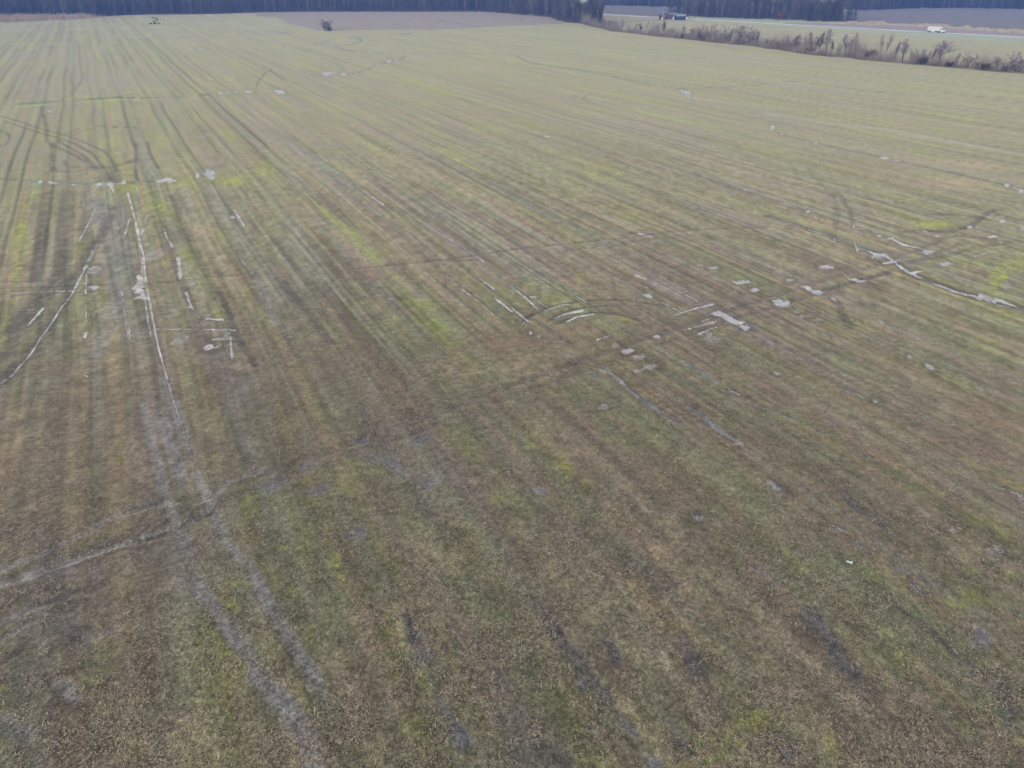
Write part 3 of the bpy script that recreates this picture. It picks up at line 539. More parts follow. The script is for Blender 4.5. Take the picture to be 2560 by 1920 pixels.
Wt('D', [(130,1028),(118,1045),(100,1060)], 11, .3); Bb('D', (40,1090,20,13), (35,1112,24,9), (120,1160,18,7), (330,1215,18,6), (420,1240,26,8), (515,1265,12,5), (1010,1363,42,8,10), (1100,1388,46,8), (1235,1414,10,6), (2065,1600,25,15,10), (2190,1650,30,20), (350,1527,20,8), (200,1360,10,6), (100,1015,18,5))
for p, w in (([(650,1297),(760,1312)], 7), ([(1290,1425),(1440,1460)], 8), ([(1490,1470),(1600,1492)], 7), ([(1740,1530),(1900,1565)], 6), ([(2110,1615),(2212,1650)], 14), ([(950,1345),(1000,1358)], 5), ([(60,955),(180,970)], 6), ([(320,1000),(430,1010)], 5)): Wt('D', p, w, .6)
# flooded wheelings on the left
Wt('E', [(1100,0),(1130,100),(1165,230),(1200,380),(1240,560),(1262,800),(1285,900),(1310,1050),(1340,1200),(1370,1350),(1400,1450),(1440,1600)], 24, .4)
Wt('E', [(1172,290),(1190,400),(1222,600),(1235,760)], 17, .45); Wt('E', [(1255,940),(1275,1100),(1310,1270)], 18, .4); Wt('E', [(1345,1400),(1390,1550),(1420,1659)], 15, .5, 'mudwater')
Wt('I', [(1440,-60),(1500,150),(1560,330)], 24, .35, 'mudwater'); Wt('I', [(1405,-10),(1450,130)], 14, .6, 'mudwater'); Wt('I', [(1560,330),(1610,500),(1660,640)], 20, .7, 'mudwater')
Bb('E', (1213,915,78,11), (1215,860,45,35), (1195,780,30,90), brk=.9); Bb('E', (1240,905,40,16), brk=.3)
Wt('E', [(1010,0),(1060,130),(1075,270)], 42, .95, 'mudwater'); Wt('E', [(950,0),(975,80)], 16, .6); Wt('A', [(950,1590),(985,1659)], 26, .5); Wt('A', [(1178,1560),(1190,1659)], 20, .6); Wt('E', [(1190,0),(1172,100)], 8, .7)
for p, w, b, d in (([(1270,205),(1225,365)], 30, .45, 1), ([(1120,235),(1080,355)], 26, .5, 1), ([(820,150),(770,260),(680,430)], 20, .5, 1), ([(835,450),(780,560),(730,660)], 34, .5, 1), ([(740,650),(680,760),(620,880),(540,980),(450,1120),(340,1270),(260,1400),(110,1570),(20,1640)], 24, .5, 1),
                   ([(745,700),(740,900),(742,1110)], 17, .7, 0), ([(370,1000),(240,1150)], 24, .6, 1), ([(830,1030),(780,1140),(730,1250)], 32, .65, 1), ([(990,1120),(920,1270)], 12, .9, 0), ([(800,1480),(720,1570),(760,1600)], 12, .7, 0), ([(0,815),(330,805),(640,792),(850,785)], 7, .6, 0), ([(40,875),(320,860),(640,850),(860,838)], 10, .45, 0), ([(870,830),(1100,828),(1290,820)], 9, .5, 0), ([(720,650),(860,641)], 7, .6, 0), ([(1180,642),(1275,637)], 7, .4, 0), ([(1170,770),(1280,765),(1390,750)], 8, .4, 0), ([(1545,744),(1730,735)], 9, .3, 0), ([(1515,806),(1730,795)], 8, .5, 0),
                   ([(1330,1180),(1500,1184),(1720,1183)], 15, .6, 0), ([(1760,1185),(2040,1188)], 18, .6, 0), ([(1580,997),(1670,995)], 14, .6, 0), ([(1320,995),(1530,992)], 6, .7, 0), ([(1330,1100),(1520,1088)], 6, .7, 0), ([(1780,1096),(1925,1100)], 22, .7, 0), ([(140,1015),(290,1015)], 16, .9, 0), ([(150,930),(310,925)], 8, .8, 0), ([(1540,570),(1555,740)], 38, .95, 0), ([(1610,875),(1650,990)], 45, .9, 0), ([(1660,1000),(1740,1100)], 12, .9, 0), ([(1655,740),(1665,800)], 14, .9, 0), ([(1405,290),(1440,390),(1490,470)], 26, 1.0, 0), ([(1050,850),(1075,1050),(1110,1310)], 16, .6, 0), ([(1095,1050),(1130,1300)], 15, .9, 0), ([(1020,280),(1040,520)], 12, .8, 0), ([(2020,150),(2110,295)], 22, .2, 0), ([(2065,550),(2130,650),(2180,720)], 11, .8, 0), ([(2130,698),(2212,700)], 10, .5, 0), ([(720,30),(720,130)], 26, 1.1, 0), ([(1340,1050),(1460,1050)], 5, .9, 0), ([(1280,330),(1290,430)], 8, .9, 0), ([(1990,1250),(2005,1440)], 20, 1.1, 0)):
    Wt('E', p, w, b, 'water', d)
Bb('E', (1780,1340,45,26), (1880,1340,34,18), (2015,215,22,16), (1880,1270,60,14), (800,690,60,30), (820,820,60,14), brk=1.05); Bb('E', (1960,1240,40,40), (1550,1250,60,60), (1330,560,60,60), brk=1.25, m='mudwater')
for p, w, b in (([(940,0),(1020,55),(1100,110)], 15, .5), ([(1300,190),(1410,280)], 15, .6), ([(1420,270),(1560,340),(1680,410)], 12, .9), ([(1680,410),(1830,500),(1970,600)], 16, .75), ([(1640,720),(1740,800)], 11, .4), ([(1780,840),(1930,950),(2050,1060)], 15, .5), ([(1930,740),(2060,840)], 18, .7), ([(2060,910),(2212,1030)], 24, .5), ([(1000,180),(1060,230)], 10, .8), ([(1480,70),(1620,150)], 7, .8), ([(2150,760),(2230,840)], 10, .6), ([(1700,200),(1790,260)], 6, .8), ([(1190,1360),(1285,1340)], 12, .3), ([(130,1390),(200,1500)], 8, .9), ([(0,800),(80,940)], 14, 1.0)):
    Wt('F', p, w, b)
Bb('F', (1070,1277,18,9), (290,1250,38,12), (1180,1205,20,10), (1170,915,40,12), brk=.6, m='mudwater')
for p, w, b in (([(0,820),(140,930),(230,1020)], 17, .45), ([(0,1000),(60,1050),(140,1115)], 22, .4), ([(75,1165),(105,1120)], 12, .4), ([(230,945),(310,1000)], 16, .8), ([(280,1025),(380,985),(500,963)], 17, .3), ([(370,1030),(560,985)], 8, .8), ([(370,1085),(460,1050),(610,1022)], 24, .45), ([(470,1118),(560,1075),(705,1050)], 20, .35), ([(560,900),(645,950)], 13, .4), ([(480,850),(550,890)], 8, .7), ([(370,468),(440,485)], 18, .3), ([(460,512),(640,495),(860,463)], 9, .55), ([(740,428),(855,415)], 12, .3), ([(1160,705),(1270,765)], 9, .5), ([(1310,785),(1450,860),(1600,938)], 14, .3), ([(1060,715),(1160,748)], 20, .8), ([(1110,798),(1175,828)], 13, .3), ([(1200,788),(1270,808)], 17, .7), ([(1290,950),(1460,1035)], 18, .8), ([(1390,1065),(1560,1010),(1745,963)], 15, .4), ([(1590,1002),(1740,968)], 20, .5), ([(1545,1175),(1765,1115)], 24, .7), ([(1615,1220),(1770,1160)], 24, .8), ([(1640,1112),(1720,1083)], 10, .5), ([(735,1273),(845,1238)], 16, .4), ([(1250,410),(1330,450)], 14, .9), ([(200,130),(150,90)], 14, .5), ([(1490,100),(1600,135)], 9, .7), ([(1270,0),(1340,10)], 8, .7), ([(230,1240),(250,1310)], 14, .7), ([(420,800),(480,850)], 8, .9)):
    Wt('G', p, w, b)
Bb('G', (160,1215,18,20), (180,905,34,9), (1110,360,28,8,10), (1180,382,44,9), (1180,900,42,15,10), (1490,857,24,6), (1790,1050,60,17,5), (1870,1090,74,22,20), (1930,1125,56,16), (2010,1165,58,20,10), (1980,780,52,14,-5), (2090,845,46,15,-5), (990,1375,54,20,-10), (1250,1245,28,13), (1340,1275,14,8), (1530,1178,14,8), (1590,590,12,6), (1740,655,40,10), brk=.55)
Bb('G', (1095,1430,72,26,-5), (1190,1510,74,24,-8), (1080,1540,34,16), brk=.4, m='mudwater'); Bb('G', (1740,1275,76,40,35), (1490,1475,46,16,20), (880,1320,48,20), (800,1530,40,16), (460,1530,22,12), (590,1490,30,10), brk=.95, m='mudwater')
Wt('G', [(1900,1380),(2050,1480)], 12, .9, 'mudwater'); Wt('G', [(850,1560),(960,1650)], 40, .8, 'mudwater'); Wt('G', [(1450,1450),(1620,1545)], 26, .95, 'mudwater')
for p, w, b in (([(100,98),(170,108),(240,128)], 11, .4), ([(0,210),(150,260),(300,310),(420,345)], 10, .65), ([(420,345),(540,385),(640,435),(720,460)], 11, .75), ([(380,358),(485,355)], 9, .4), ([(575,388),(578,438)], 13, .3), ([(752,445),(775,505)], 22, .4), ([(790,485),(900,515)], 16, .4), ([(870,510),(960,540)], 22, .6), ([(995,615),(1135,590)], 24, .4), ([(1035,555),(1090,600),(1170,655)], 32, .7), ([(1150,650),(1250,710),(1400,770),(1600,850),(1850,920)], 34, .85), ([(1200,700),(1345,680)], 22, .6), ([(1840,895),(1960,945)], 44, .75), ([(1960,920),(2150,990)], 26, .7), ([(1980,970),(2090,1000)], 12, .7), ([(740,283),(742,305)], 16, .2), ([(730,303),(850,325)], 12, .3), ([(870,351),(955,353)], 7, .3), ([(1015,410),(1085,392)], 20, .4), ([(1090,412),(1140,440),(1210,465)], 24, .7), ([(1200,465),(1335,487)], 15, .6), ([(1250,336),(1375,338)], 10, .5), ([(1790,552),(1900,522),(2045,490)], 17, .4), ([(1990,430),(2100,465),(2212,500)], 9, .7), ([(2160,448),(2212,475)], 12, .5), ([(660,705),(705,755)], 12, .5), ([(0,640),(150,730)], 16, .95), ([(960,1100),(1020,1150),(1085,1200)], 13, .5), ([(770,158),(840,168)], 6, .5), ([(0,915),(70,905)], 14, .5), ([(30,950),(110,935)], 10, .5)):
    Wt('H', p, w, b)
Bb('H', (965,550,70,18,-8), (965,377,20,9), (1385,520,54,20), (1540,622,72,19,-3), (1470,377,42,9), (1745,300,20,12), (1820,340,40,8), (1950,383,46,9,-8), (2025,250,26,14,-20), (2195,315,22,14), (505,650,56,13,5), (800,775,50,12), (750,755,36,7), (425,868,54,20,8), (350,832,28,18,20), (320,815,30,8), (190,755,32,9), (560,887,14,5), (1525,580,10,6), (125,970,80,26,5), (90,945,50,14), (150,1360,10,6), (570,925,30,12,30), (350,168,30,8), brk=.5)
Bb('H', (240,1030,46,15,5), (330,1070,58,14), (895,810,34,10), (490,1220,34,15,15), (1225,1425,28,17), (75,1560,30,13), (2150,710,30,14), (2060,800,40,30), (1830,720,30,20), (40,915,20,8), (430,1100,50,14), (20,1300,40,16), brk=.75, m='mudwater')
Bb('H', (1405,1510,62,22,32), brk=.3, m='mudwater'); Wt('H', [(1290,1228),(1360,1275),(1430,1312)], 15, .6, 'mudwater')
for reg, p, w, b in (('K', [(950,-10),(1030,60),(1120,130)], 24, .8), ('K', [(1290,225),(1380,280),(1450,320)], 26, .95), ('K', [(1400,110),(1560,200),(1650,270)], 24, .95), ('K', [(1660,290),(1780,380),(1990,520)], 40, 1.05), ('K', [(1800,0),(1950,80),(2080,150),(2212,220)], 22, .8), ('L', [(20,190),(150,255),(280,330)], 18, .95), ('L', [(1600,660),(1720,725)], 20, .8), ('L', [(1855,810),(1960,880),(2212,960)], 30, .8), ('L', [(1460,855),(1600,920),(1720,985)], 16, .95), ('P', [(1200,0),(1300,100),(1380,190)], 18, .85), ('L', [(640,45),(730,70),(830,110)], 26, .9), ('J', [(1380,275),(1480,245)], 12, .8), ('L', [(560,1215),(680,1280)], 24, 1.05), ('L', [(2060,890),(2212,980)], 18, .7)):
    Wt(reg, p, w, b, 'mudwater')
Bb('L', (930,145,46,22,20), (1835,50,44,24,30), (2190,980,30,24), brk=.6, m='mudwater'); Bb('L', (90,890,70,30,30), (1630,1240,60,26), (1960,1440,60,60), brk=1.15, m='mudwater'); Bb('K', (790,185,44,24), (1600,1140,60,26), brk=1.05, m='mudwater')
# ditch water beyond the road
for a, b in (((2361,74.6),(2379,77.4)), ((2413,79),(2419,79.4)), ((2430,80.6),(2462,81.6)), ((2476,84),(2500,86))): PUD.append(('line', [a, b], 1.6, .1, 'water', False))
PUD.append(('line', [(1537,56),(1548,54.6)], 1.6, .1, 'water', False))

POOL = [q for q in PUD if q[0] == 'blob' and q[6] == 'water' and q[5] <= .6 and q[2] >= 11 and q[3] >= 2.8]
GX, GY, GC, GNA, GNR, GANG, GR = build_field()
def build_puddles():
    step = .9
    for idx, q in enumerate(POOL):
        if q[0] == 'line':
            _, pts, w, brk, m, dbl = q; pts = np.array(pts, float); mg = w * 1.3 + 3
        else:
            _, c, rx, ry, th, brk, m = q; pts = np.array([c]); mg = max(rx, ry) * 1.5 + 3; dbl = False
        x0, y0 = pts.min(0) - mg; x1, y1 = pts.max(0) + mg; y0 = max(y0, 20)
        nx, ny = int((x1 - x0) / step) + 2, int((y1 - y0) / step) + 2
        gx = x0 + step * np.arange(nx); gy = y0 + step * np.arange(ny)
        XX, YY = np.meshgrid(gx, gy); wxy = Pn(np.stack([XX.ravel(), YY.ravel()], 1)); wx = wxy[:, 0].reshape(ny, nx); wy = wxy[:, 1].reshape(ny, nx)
        if q[0] == 'line':
            dist = np.full(XX.shape, 1e9)
            for a, b in zip(pts[:-1], pts[1:]):
                e = b - a; L2 = e @ e + 1e-9; t = np.clip(((XX - a[0]) * e[0] + (YY - a[1]) * e[1]) / L2, 0, 1)
                dist = np.minimum(dist, np.hypot(XX - a[0] - t * e[0], YY - a[1] - t * e[1]))
            dn = dist / (max(w, 1.7) / 2)
            val = 1 - dn
            if dbl: val = np.minimum(val, (dn - .28) * 2.2)
        else:
            ct, sn = math.cos(th), math.sin(th); dx, dy = XX - c[0], YY - c[1]
            val = 1 - np.hypot((ct * dx + sn * dy) / max(rx, 1.2), (-sn * dx + ct * dy) / max(ry, 1.0))
        sc = max(.2, 3.6 * H / (F * PS + (pts[:, 1].mean() - 960) * PC))       # grain of the shore, about two and a half pixels wide
        asp = 1775 / max(90, F * PS + (pts[:, 1].mean() - 960) * PC); n = fbm(wx / sc / 1.5, wy / sc / asp * 1.3, 300 + idx, 3) - .5; n2 = fbm(wx / sc / 4, wy / sc / 4 / asp, 900 + idx, 2) - .5
        val = val + 4.2 * brk * n + 2.6 * brk * n2 - .35 * brk
        val[0] = val[-1] = -1; val[:, 0] = val[:, -1] = -1
        z = .012 + .004 * (idx % 25)
        V = []; FA = []; key = {}
        def gv(kind, j, i, t):
            k = (kind, j, i)
            if k not in key:
                if kind == 0: p = (wx[j, i], wy[j, i])
                elif kind == 1: p = (wx[j, i] + t * (wx[j, i + 1] - wx[j, i]), wy[j, i] + t * (wy[j, i + 1] - wy[j, i]))
                else: p = (wx[j, i] + t * (wx[j + 1, i] - wx[j, i]), wy[j, i] + t * (wy[j + 1, i] - wy[j, i]))
                key[k] = len(V); V.append((p[0], p[1], z))
            return key[k]
        ins = val > 0
        cells = np.argwhere(ins[:-1, :-1] | ins[1:, :-1] | ins[:-1, 1:] | ins[1:, 1:])
        for j, i in cells:
            cs = [(j, i), (j, i + 1), (j + 1, i + 1), (j + 1, i)]; poly = []
            for a in range(4):
                p, r = cs[a], cs[(a + 1) % 4]; va, vb = val[p], val[r]
                if va > 0: poly.append(gv(0, p[0], p[1], 0))
                if (va > 0) != (vb > 0):
                    if p[0] == r[0]:
                        l = min(p[1], r[1]); v0, v1 = val[p[0], l], val[p[0], l + 1]; poly.append(gv(1, p[0], l, v0 / (v0 - v1)))
                    else:
                        l = min(p[0], r[0]); v0, v1 = val[l, p[1]], val[l + 1, p[1]]; poly.append(gv(2, l, p[1], v0 / (v0 - v1)))
            if len(set(poly)) >= 3: FA.append(tuple(reversed(poly)))
        if not FA: continue
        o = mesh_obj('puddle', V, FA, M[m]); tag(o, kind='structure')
        me = o.data
        if me.polygons[0].normal.z < 0: me.flip_normals()
build_puddles()

# ------------------------------------------------------------------ loose cover in the foreground: chopped stalks and weeds
def cover():
    def field_at(x, y):
        a = np.arctan2(x, y); r = np.hypot(x, y)
        ia = np.clip(np.searchsorted(GANG, a), 0, GNA - 1); ir = np.clip(np.searchsorted(GR, r), 0, GNR - 1)
        return GC[ir * GNA + ia]
    def scatter(n, r0, r1, p=1.0):
        t = RNG.random(n); r = (r0 ** (2 - p) + t * (r1 ** (2 - p) - r0 ** (2 - p))) ** (1 / (2 - p))
        a = np.radians(RNG.uniform(-52, 52, n)); return r * np.sin(a), r * np.cos(a)
    # stalks
    n = 420000; x, y = scatter(n, 17, 75, 1.0); c = field_at(x, y)
    wet = c[:, 3]; c = c[:, :3]; pick = fbm(x / 1.2, y / 1.2, 501, 3) * .65 + .35 * fbm(x / 6, y / 6, 503, 2); red = c[:, 0] / (c[:, 1] + 1e-6)
    keep = RNG.random(n) < sst(.4, .62, pick) * 1.3 * np.clip(.3 + 3.5 * (red - .98), .07, 1) * (1 - .93 * sst(.12, .4, wet))
    x, y = x[keep], y[keep]; n = len(x)
    L = RNG.gamma(2.5, .04, n) + .04; w = RNG.uniform(.01, .027, n); th = RNG.uniform(0, math.pi, n); tl = RNG.normal(0, .25, n)
    dx, dy, dz = np.cos(th) * L / 2, np.sin(th) * L / 2, np.sin(tl) * L / 2; ax, ay = -np.sin(th) * w / 2, np.cos(th) * w / 2
    z = .03 + RNG.random(n) * .04
    V = np.stack([np.stack([x - dx - ax, y - dy - ay, z - dz], 1), np.stack([x + dx - ax, y + dy - ay, z + dz], 1), np.stack([x + dx + ax, y + dy + ay, z + dz], 1), np.stack([x - dx + ax, y - dy + ay, z - dz], 1)], 1).reshape(-1, 3)
    k = RNG.random((n, 1)); tint = np.array([[.3, .24, .17]]) * (1 - k) + np.array([[.6, .51, .4]]) * k
    dk = RNG.random((n, 1)) < .35; tint = np.where(dk, np.array([[.085, .065, .05]]), tint) * RNG.uniform(.7, 1.1, (n, 1))
    tag(quad_obj('crop_residue', V, n, M['blade'], tint), 'pale chopped straw and corn stalks strewn over the near field', 'crop residue', kind='stuff')
    # weeds: little upright leaves
    n = 320000; x, y = scatter(n, 17, 95, 1.1); c = field_at(x, y); wet = c[:, 3]; c = c[:, :3]; gr = c[:, 1] / (c[:, 0] + 1e-6)
    pick = fbm(x / 1.1, y / 1.1, 511, 3)
    keep = RNG.random(n) < sst(.36, .6, pick) * np.clip((gr - .78) * 2.6, .06, 1) * (1 - .9 * sst(.12, .4, wet))
    x, y, c = x[keep], y[keep], c[keep]; n = len(x)
    h = RNG.gamma(3, .022, n) + .03; w = RNG.uniform(.02, .055, n); th = RNG.uniform(0, 2 * math.pi, n); lx, ly = RNG.normal(0, .5, n) * h, RNG.normal(0, .5, n) * h
    ax, ay = np.cos(th) * w / 2, np.sin(th) * w / 2
    V = np.stack([np.stack([x - ax, y - ay, np.full(n, -.02)], 1), np.stack([x + ax, y + ay, np.full(n, -.02)], 1), np.stack([x + lx, y + ly, h], 1)], 1).reshape(-1, 3)
    tint = c * RNG.uniform(.5, 1.7, (n, 1)) * np.array([[.97, 1.04, .85]])
    tag(quad_obj('grass', V, n, M['blade'], tint, tri=True), 'thin green weeds and grass between the stubble', 'grass', kind='stuff')
cover()

# ------------------------------------------------------------------ trees
def skin(segs):
    """segments (a, b, r0, r1, sides) -> verts, faces"""
    V, Fa = [], []
    for a, b, r0, r1, k in segs:
        d = b - a; l = d.length
        if l < 1e-5: continue
        d /= l; s = d.cross(Vector((0, 0, 1)) if abs(d.z) < .9 else Vector((1, 0, 0))).normalized(); t = d.cross(s); n = len(V)
        if k == 2:
            ph = random.uniform(0, math.pi); e = s * math.cos(ph) + t * math.sin(ph)
            V += [a - e * r0, a + e * r0, b + e * r1, b - e * r1]; Fa.append((n, n + 1, n + 2, n + 3))
        else:
            for p, r in ((a, r0), (b, r1)):
                for i in range(k):
                    q = 2 * math.pi * i / k; V.append(p + s * (r * math.cos(q)) + t * (r * math.sin(q)))
            Fa += [(n + i, n + (i + 1) % k, n + k + (i + 1) % k, n + k + i) for i in range(k)]
    return V, Fa
def grow(h, stems=1, n=24, ang=(22, 45), low=.2, bl=.42, tw=.04, lean=0, sway=.05, split=False):
    """a bare tree of height h: (trunk segments, crown segments)"""
    trunk, crown = [], []
    def path(p, d, L, r0, r1, k, out, m=3, lift=.12):
        pts = [p]
        for i in range(m):
            d = (d + Vector((random.gauss(0, sway * 1.6), random.gauss(0, sway * 1.6), lift))).normalized(); q = p + d * (L / m)
            out.append((p, q, r0 + (r1 - r0) * i / m, r0 + (r1 - r0) * (i + 1) / m, k)); p = q; pts.append(p)
        return pts, d
    def off(d, deg):
        az = random.uniform(0, 2 * math.pi); s = d.orthogonal().normalized(); s.rotate(Matrix.Rotation(az, 3, d)); t = math.radians(deg)
        return (d * math.cos(t) + s * math.sin(t)).normalized()
    def limb(p, d, L, r):
        pts, dd = path(p, d, L, r, r * .35, 4, crown)
        for i in range(8):
            o = pts[random.choice((0, 1, 2, 2, 3))].lerp(pts[random.choice((1, 2, 3))], random.random()); l2 = L * random.uniform(.25, .55)
            p2, d2 = path(o, off(dd, random.uniform(18, 55)), l2, tw, tw * .7, 2, crown, 2, .1)
            for j in range(5):
                path(p2[random.choice((0, 1, 2))], off(d2, random.uniform(15, 50)), l2 * random.uniform(.4, .8), tw * .75, tw * .45, 2, crown, 1, .1)
    for s in range(stems):
        az = 2 * math.pi * s / stems + random.uniform(-.5, .5); o = Vector((math.cos(az), math.sin(az), 0)) * (.28 if stems > 1 else 0)
        d = (Vector((0, 0, 1)) + o * (1 if stems > 1 else 0) + Vector((lean, 0, 0))).normalized(); hh = h * random.uniform(.8, 1) if stems > 1 else h
        stem = []; trunk.append(stem); r = h * .016 * (1 if stems == 1 else .75); p = o * 1.2; m = 8; pts = [p]
        for i in range(m):
            d = (d + Vector((random.gauss(0, sway), random.gauss(0, sway), .05 - lean * .05))).normalized(); q = p + d * (hh * .9 / m)
            (stem if i < m * .45 else crown).append((p, q, max(r * (1.1 - i / m), .03), max(r * (1.1 - (i + 1) / m), .025), 5)); p = q; pts.append(p)
        for i in range(max(8, n // stems)):
            t = low + (1 - low) * (i + random.random()) / max(8, n // stems); x = t * m; k = min(int(x), m - 1); p = pts[k].lerp(pts[k + 1], x - k)
            limb(p, off(Vector((o.x * .4 + lean * .5, o.y * .4, 1)).normalized(), random.uniform(*ang)), h * bl * (1.05 - t * .75) * random.uniform(.6, 1.1), max(r * .5 * (1 - t * .6), tw))
    return trunk, crown
def norm(trunk, crown):
    """scale so the tree is 1 high and its crown about 1 wide, per axis"""
    pts = [s[1] for s in sum(trunk, []) + crown]; hz = max(p.z for p in pts); wx = sorted(abs(p.x) for p in pts)[int(len(pts) * .985)]
    return hz, max(wx * 2, .3)
PROTO = {}
def proto(key, count, **kw):
    for i in range(count):
        tr, cr = grow(**kw); hz, wd = norm(tr, cr)
        cv, cf = skin(cr)
        def me(nm, v, f):
            m = bpy.data.meshes.new(nm); m.from_pydata([tuple(a) for a in v], [], f); m.update(); return m
        PROTO.setdefault(key, []).append(([me('trunk', *skin(st)) for st in tr], me('crown', cv, cf), hz, wd))
proto('tall', 4, h=10, n=22, ang=(14, 34), low=.16, bl=.36)
proto('round', 4, h=9, n=30, ang=(25, 62), low=.22, bl=.5)
proto('multi', 4, h=8, stems=4, n=36, ang=(12, 40), low=.08, bl=.36)
proto('twin', 3, h=10, stems=2, n=30, ang=(12, 36), low=.3, bl=.38)
proto('lean', 2, h=9, n=20, ang=(14, 40), low=.3, bl=.34, lean=.45)
proto('bush', 4, h=4, stems=7, n=56, ang=(15, 60), low=.05, bl=.45, tw=.026)
MCACHE = {}
def with_mat(me, m):
    k = (me.name, m)
    if k not in MCACHE:
        c = me.copy(); c.materials.clear(); c.materials.append(M[m]); MCACHE[k] = c
    return MCACHE[k]
def place_tree(name, x, yb, yt, wpx, kind, twig, bark, label, cat, group, rz=None):
    X, Y = P(x, yb); h = hgt(Y, yt); wm = wpx * H / (F * PS + (yb - 960) * PC)
    tm, cm, hz, wd = random.choice(PROTO[kind])
    root = empty(name, (X, Y, -.04), random.uniform(0, 6.28) if rz is None else rz)
    s = h / hz; sx = min(max(1.42 * wm / wd, s * .5), s * 2.2)
    tag(root, label, cat, group)
    for nm, me, m in [('trunk', t_, bark) for t_ in tm] + [('crown', cm, twig)]:
        o = bpy.data.objects.new(nm, with_mat(me, m)); COL.objects.link(o); o.parent = root; o.scale = (sx, sx, s)
    return root
HG = 'bare trees of the hedgerow between the field and the road'
HT = [(1556,78,45,12,'tall','twig','bark','short dense bare tree in the hedgerow where the farm lane comes in'),
      (1573,80,60,8,'tall','tan_twig','bark','thin bare sapling just right of the dense tree by the farm lane'),
      (1587,81,57,9,'tall','twig','bark','slim grey sapling standing in the low gap of the hedgerow left of the sheds'),
      (1602,83,56,10,'tall','dark_twig','bark','dark upright bare tree left of the leaning tree below the red shed'),
      (1613,82,51,18,'lean','tan_twig','bark','bare tree leaning right over the gap below the red shed'),
      (1643,89,56,11,'tall','twig','bark','narrow bare tree below the red shed, left of the forked one'),
      (1660,91,50,22,'twin','dark_twig','bark','tall forked bare tree with two dark stems in front of the sheds'),
      (1673,91,67,10,'multi','twig','bark','small fuzzy bare tree just right of the dark forked tree'),
      (1682,93,64,10,'tall','tan_twig','bark','pale thin bare tree below the gap between shed and blue barn'),
      (1707,95,60,14,'tall','tan_twig','bark','pale feathery bare tree below the blue barn'),
      (1735,98,66,20,'multi','purple_twig','bark','dense purplish bare tree left of the narrow evergreen'),
      (1767,102,57,30,'multi','tan_twig','pale_bark','pale bushy bare tree right behind the narrow evergreen'),
      (1787,104,70,22,'round','tan_twig','bark','short crooked tan tree right of the pale bushy one'),
      (1818,107,64,28,'multi','twig','bark','grey many-stemmed tree at the left foot of the largest tree'),
      (1848,110,59,46,'round','twig','bark','largest bare tree of the hedgerow with a broad grey crown'),
      (1866,112,63,38,'multi','tan_twig','pale_bark','pale spreading many-stemmed tree right beside the largest tree'),
      (1883,113,75,22,'multi','purple_twig','bark','dense purplish tree closing the right end of the big clump'),
      (1899,116,87,16,'lean','dark_twig','bark','low dark tree leaning right just past the big clump'),
      (1916,118,94,12,'tall','dark_twig','bark','small dark bare tree with bent top in the low stretch of hedgerow'),
      (1927,120,96,11,'multi','twig','bark','small forked bare tree next to the bent dark one'),
      (1947,123,98,20,'multi','tan_twig','bark','low tan bare tree before the hedgerow rises again'),
      (1981,127,84,28,'multi','purple_twig','bark','broad purplish bare tree that starts the right half of the hedgerow'),
      (1995,129,83,16,'tall','tan_twig','bark','tan bare tree pressed against the broad purplish one'),
      (2008,130,87,13,'tall','twig','bark','slim grey tree between the purplish tree and the tall clump'),
      (2030,133,77,28,'multi','purple_twig','bark','tall many-stemmed tree left of the tallest one in the right half'),
      (2046,134,77,12,'tall','dark_twig','bark','straight dark trunk standing close left of the tallest tree in the right half'),
      (2061,135,69,38,'twin','tan_twig','bark','tallest bare tree in the right half, with a forked trunk and tan crown'),
      (2077,136,99,22,'lean','dark_twig','bark','short tree leaning right at the foot of the tall tan one'),
      (2095,139,102,15,'multi','tan_twig','bark','low pale tree in the dip right of the tall tan one'),
      (2112,140,83,20,'tall','twig','bark','bluish grey upright tree left of its twin'),
      (2121,140.5,86,14,'tall','twig','bark','bluish grey upright tree close right of its twin'),
      (2137,142,78,17,'tall','tan_twig','bark','slender tall tree bending right, last before the low reddish bush'),
      (2205,149,79,26,'twin','tan_twig','bark','tall airy tree on two slim trunks right of the reddish bush'),
      (2232,151,101,15,'tall','purple_twig','bark','small upright tree between the airy twin trunk and the dark forked one'),
      (2256,155,96,34,'twin','twig','bark','dark forked tree with a feathery grey crown left of the low brush'),
      (2278,157,120,14,'tall','tan_twig','bark','small leaning sapling at the left end of the low brush'),
      (2291,158,118,22,'multi','tan_twig','bark','low tan clump of stems in the brush below the truck'),
      (2311,160,122,20,'multi','twig','bark','low grey clump of stems in the brush, nearer the lone round tree'),
      (2325,161,119,10,'tall','dark_twig','bark','thin dark tree just left of the round tree below the truck'),
      (2346,163,97,44,'round','twig','bark','round bare tree on one dark trunk below the white truck'),
      (2389,167,129,14,'tall','tan_twig','bark','thin tan tree right of the round tree on one trunk'),
      (2420,170,127,40,'multi','tan_twig','bark','wide hazy tan tree in the right part of the hedgerow'),
      (2449,173,153,14,'multi','red_twig','bark','knee high reddish sapling right of the wide hazy tree'),
      (2489,176,139,30,'round','tan_twig','bark','low thin tree between the wide hazy tree and the frame edge'),
      (2542,181,126,54,'multi','twig','bark','broad many-trunked bare tree at the right edge of the photo')]
for a in HT:
    place_tree('hedgerow_tree', *a[:7], a[7], 'tree', HG)
HB = 'bushes at the foot of the hedgerow'
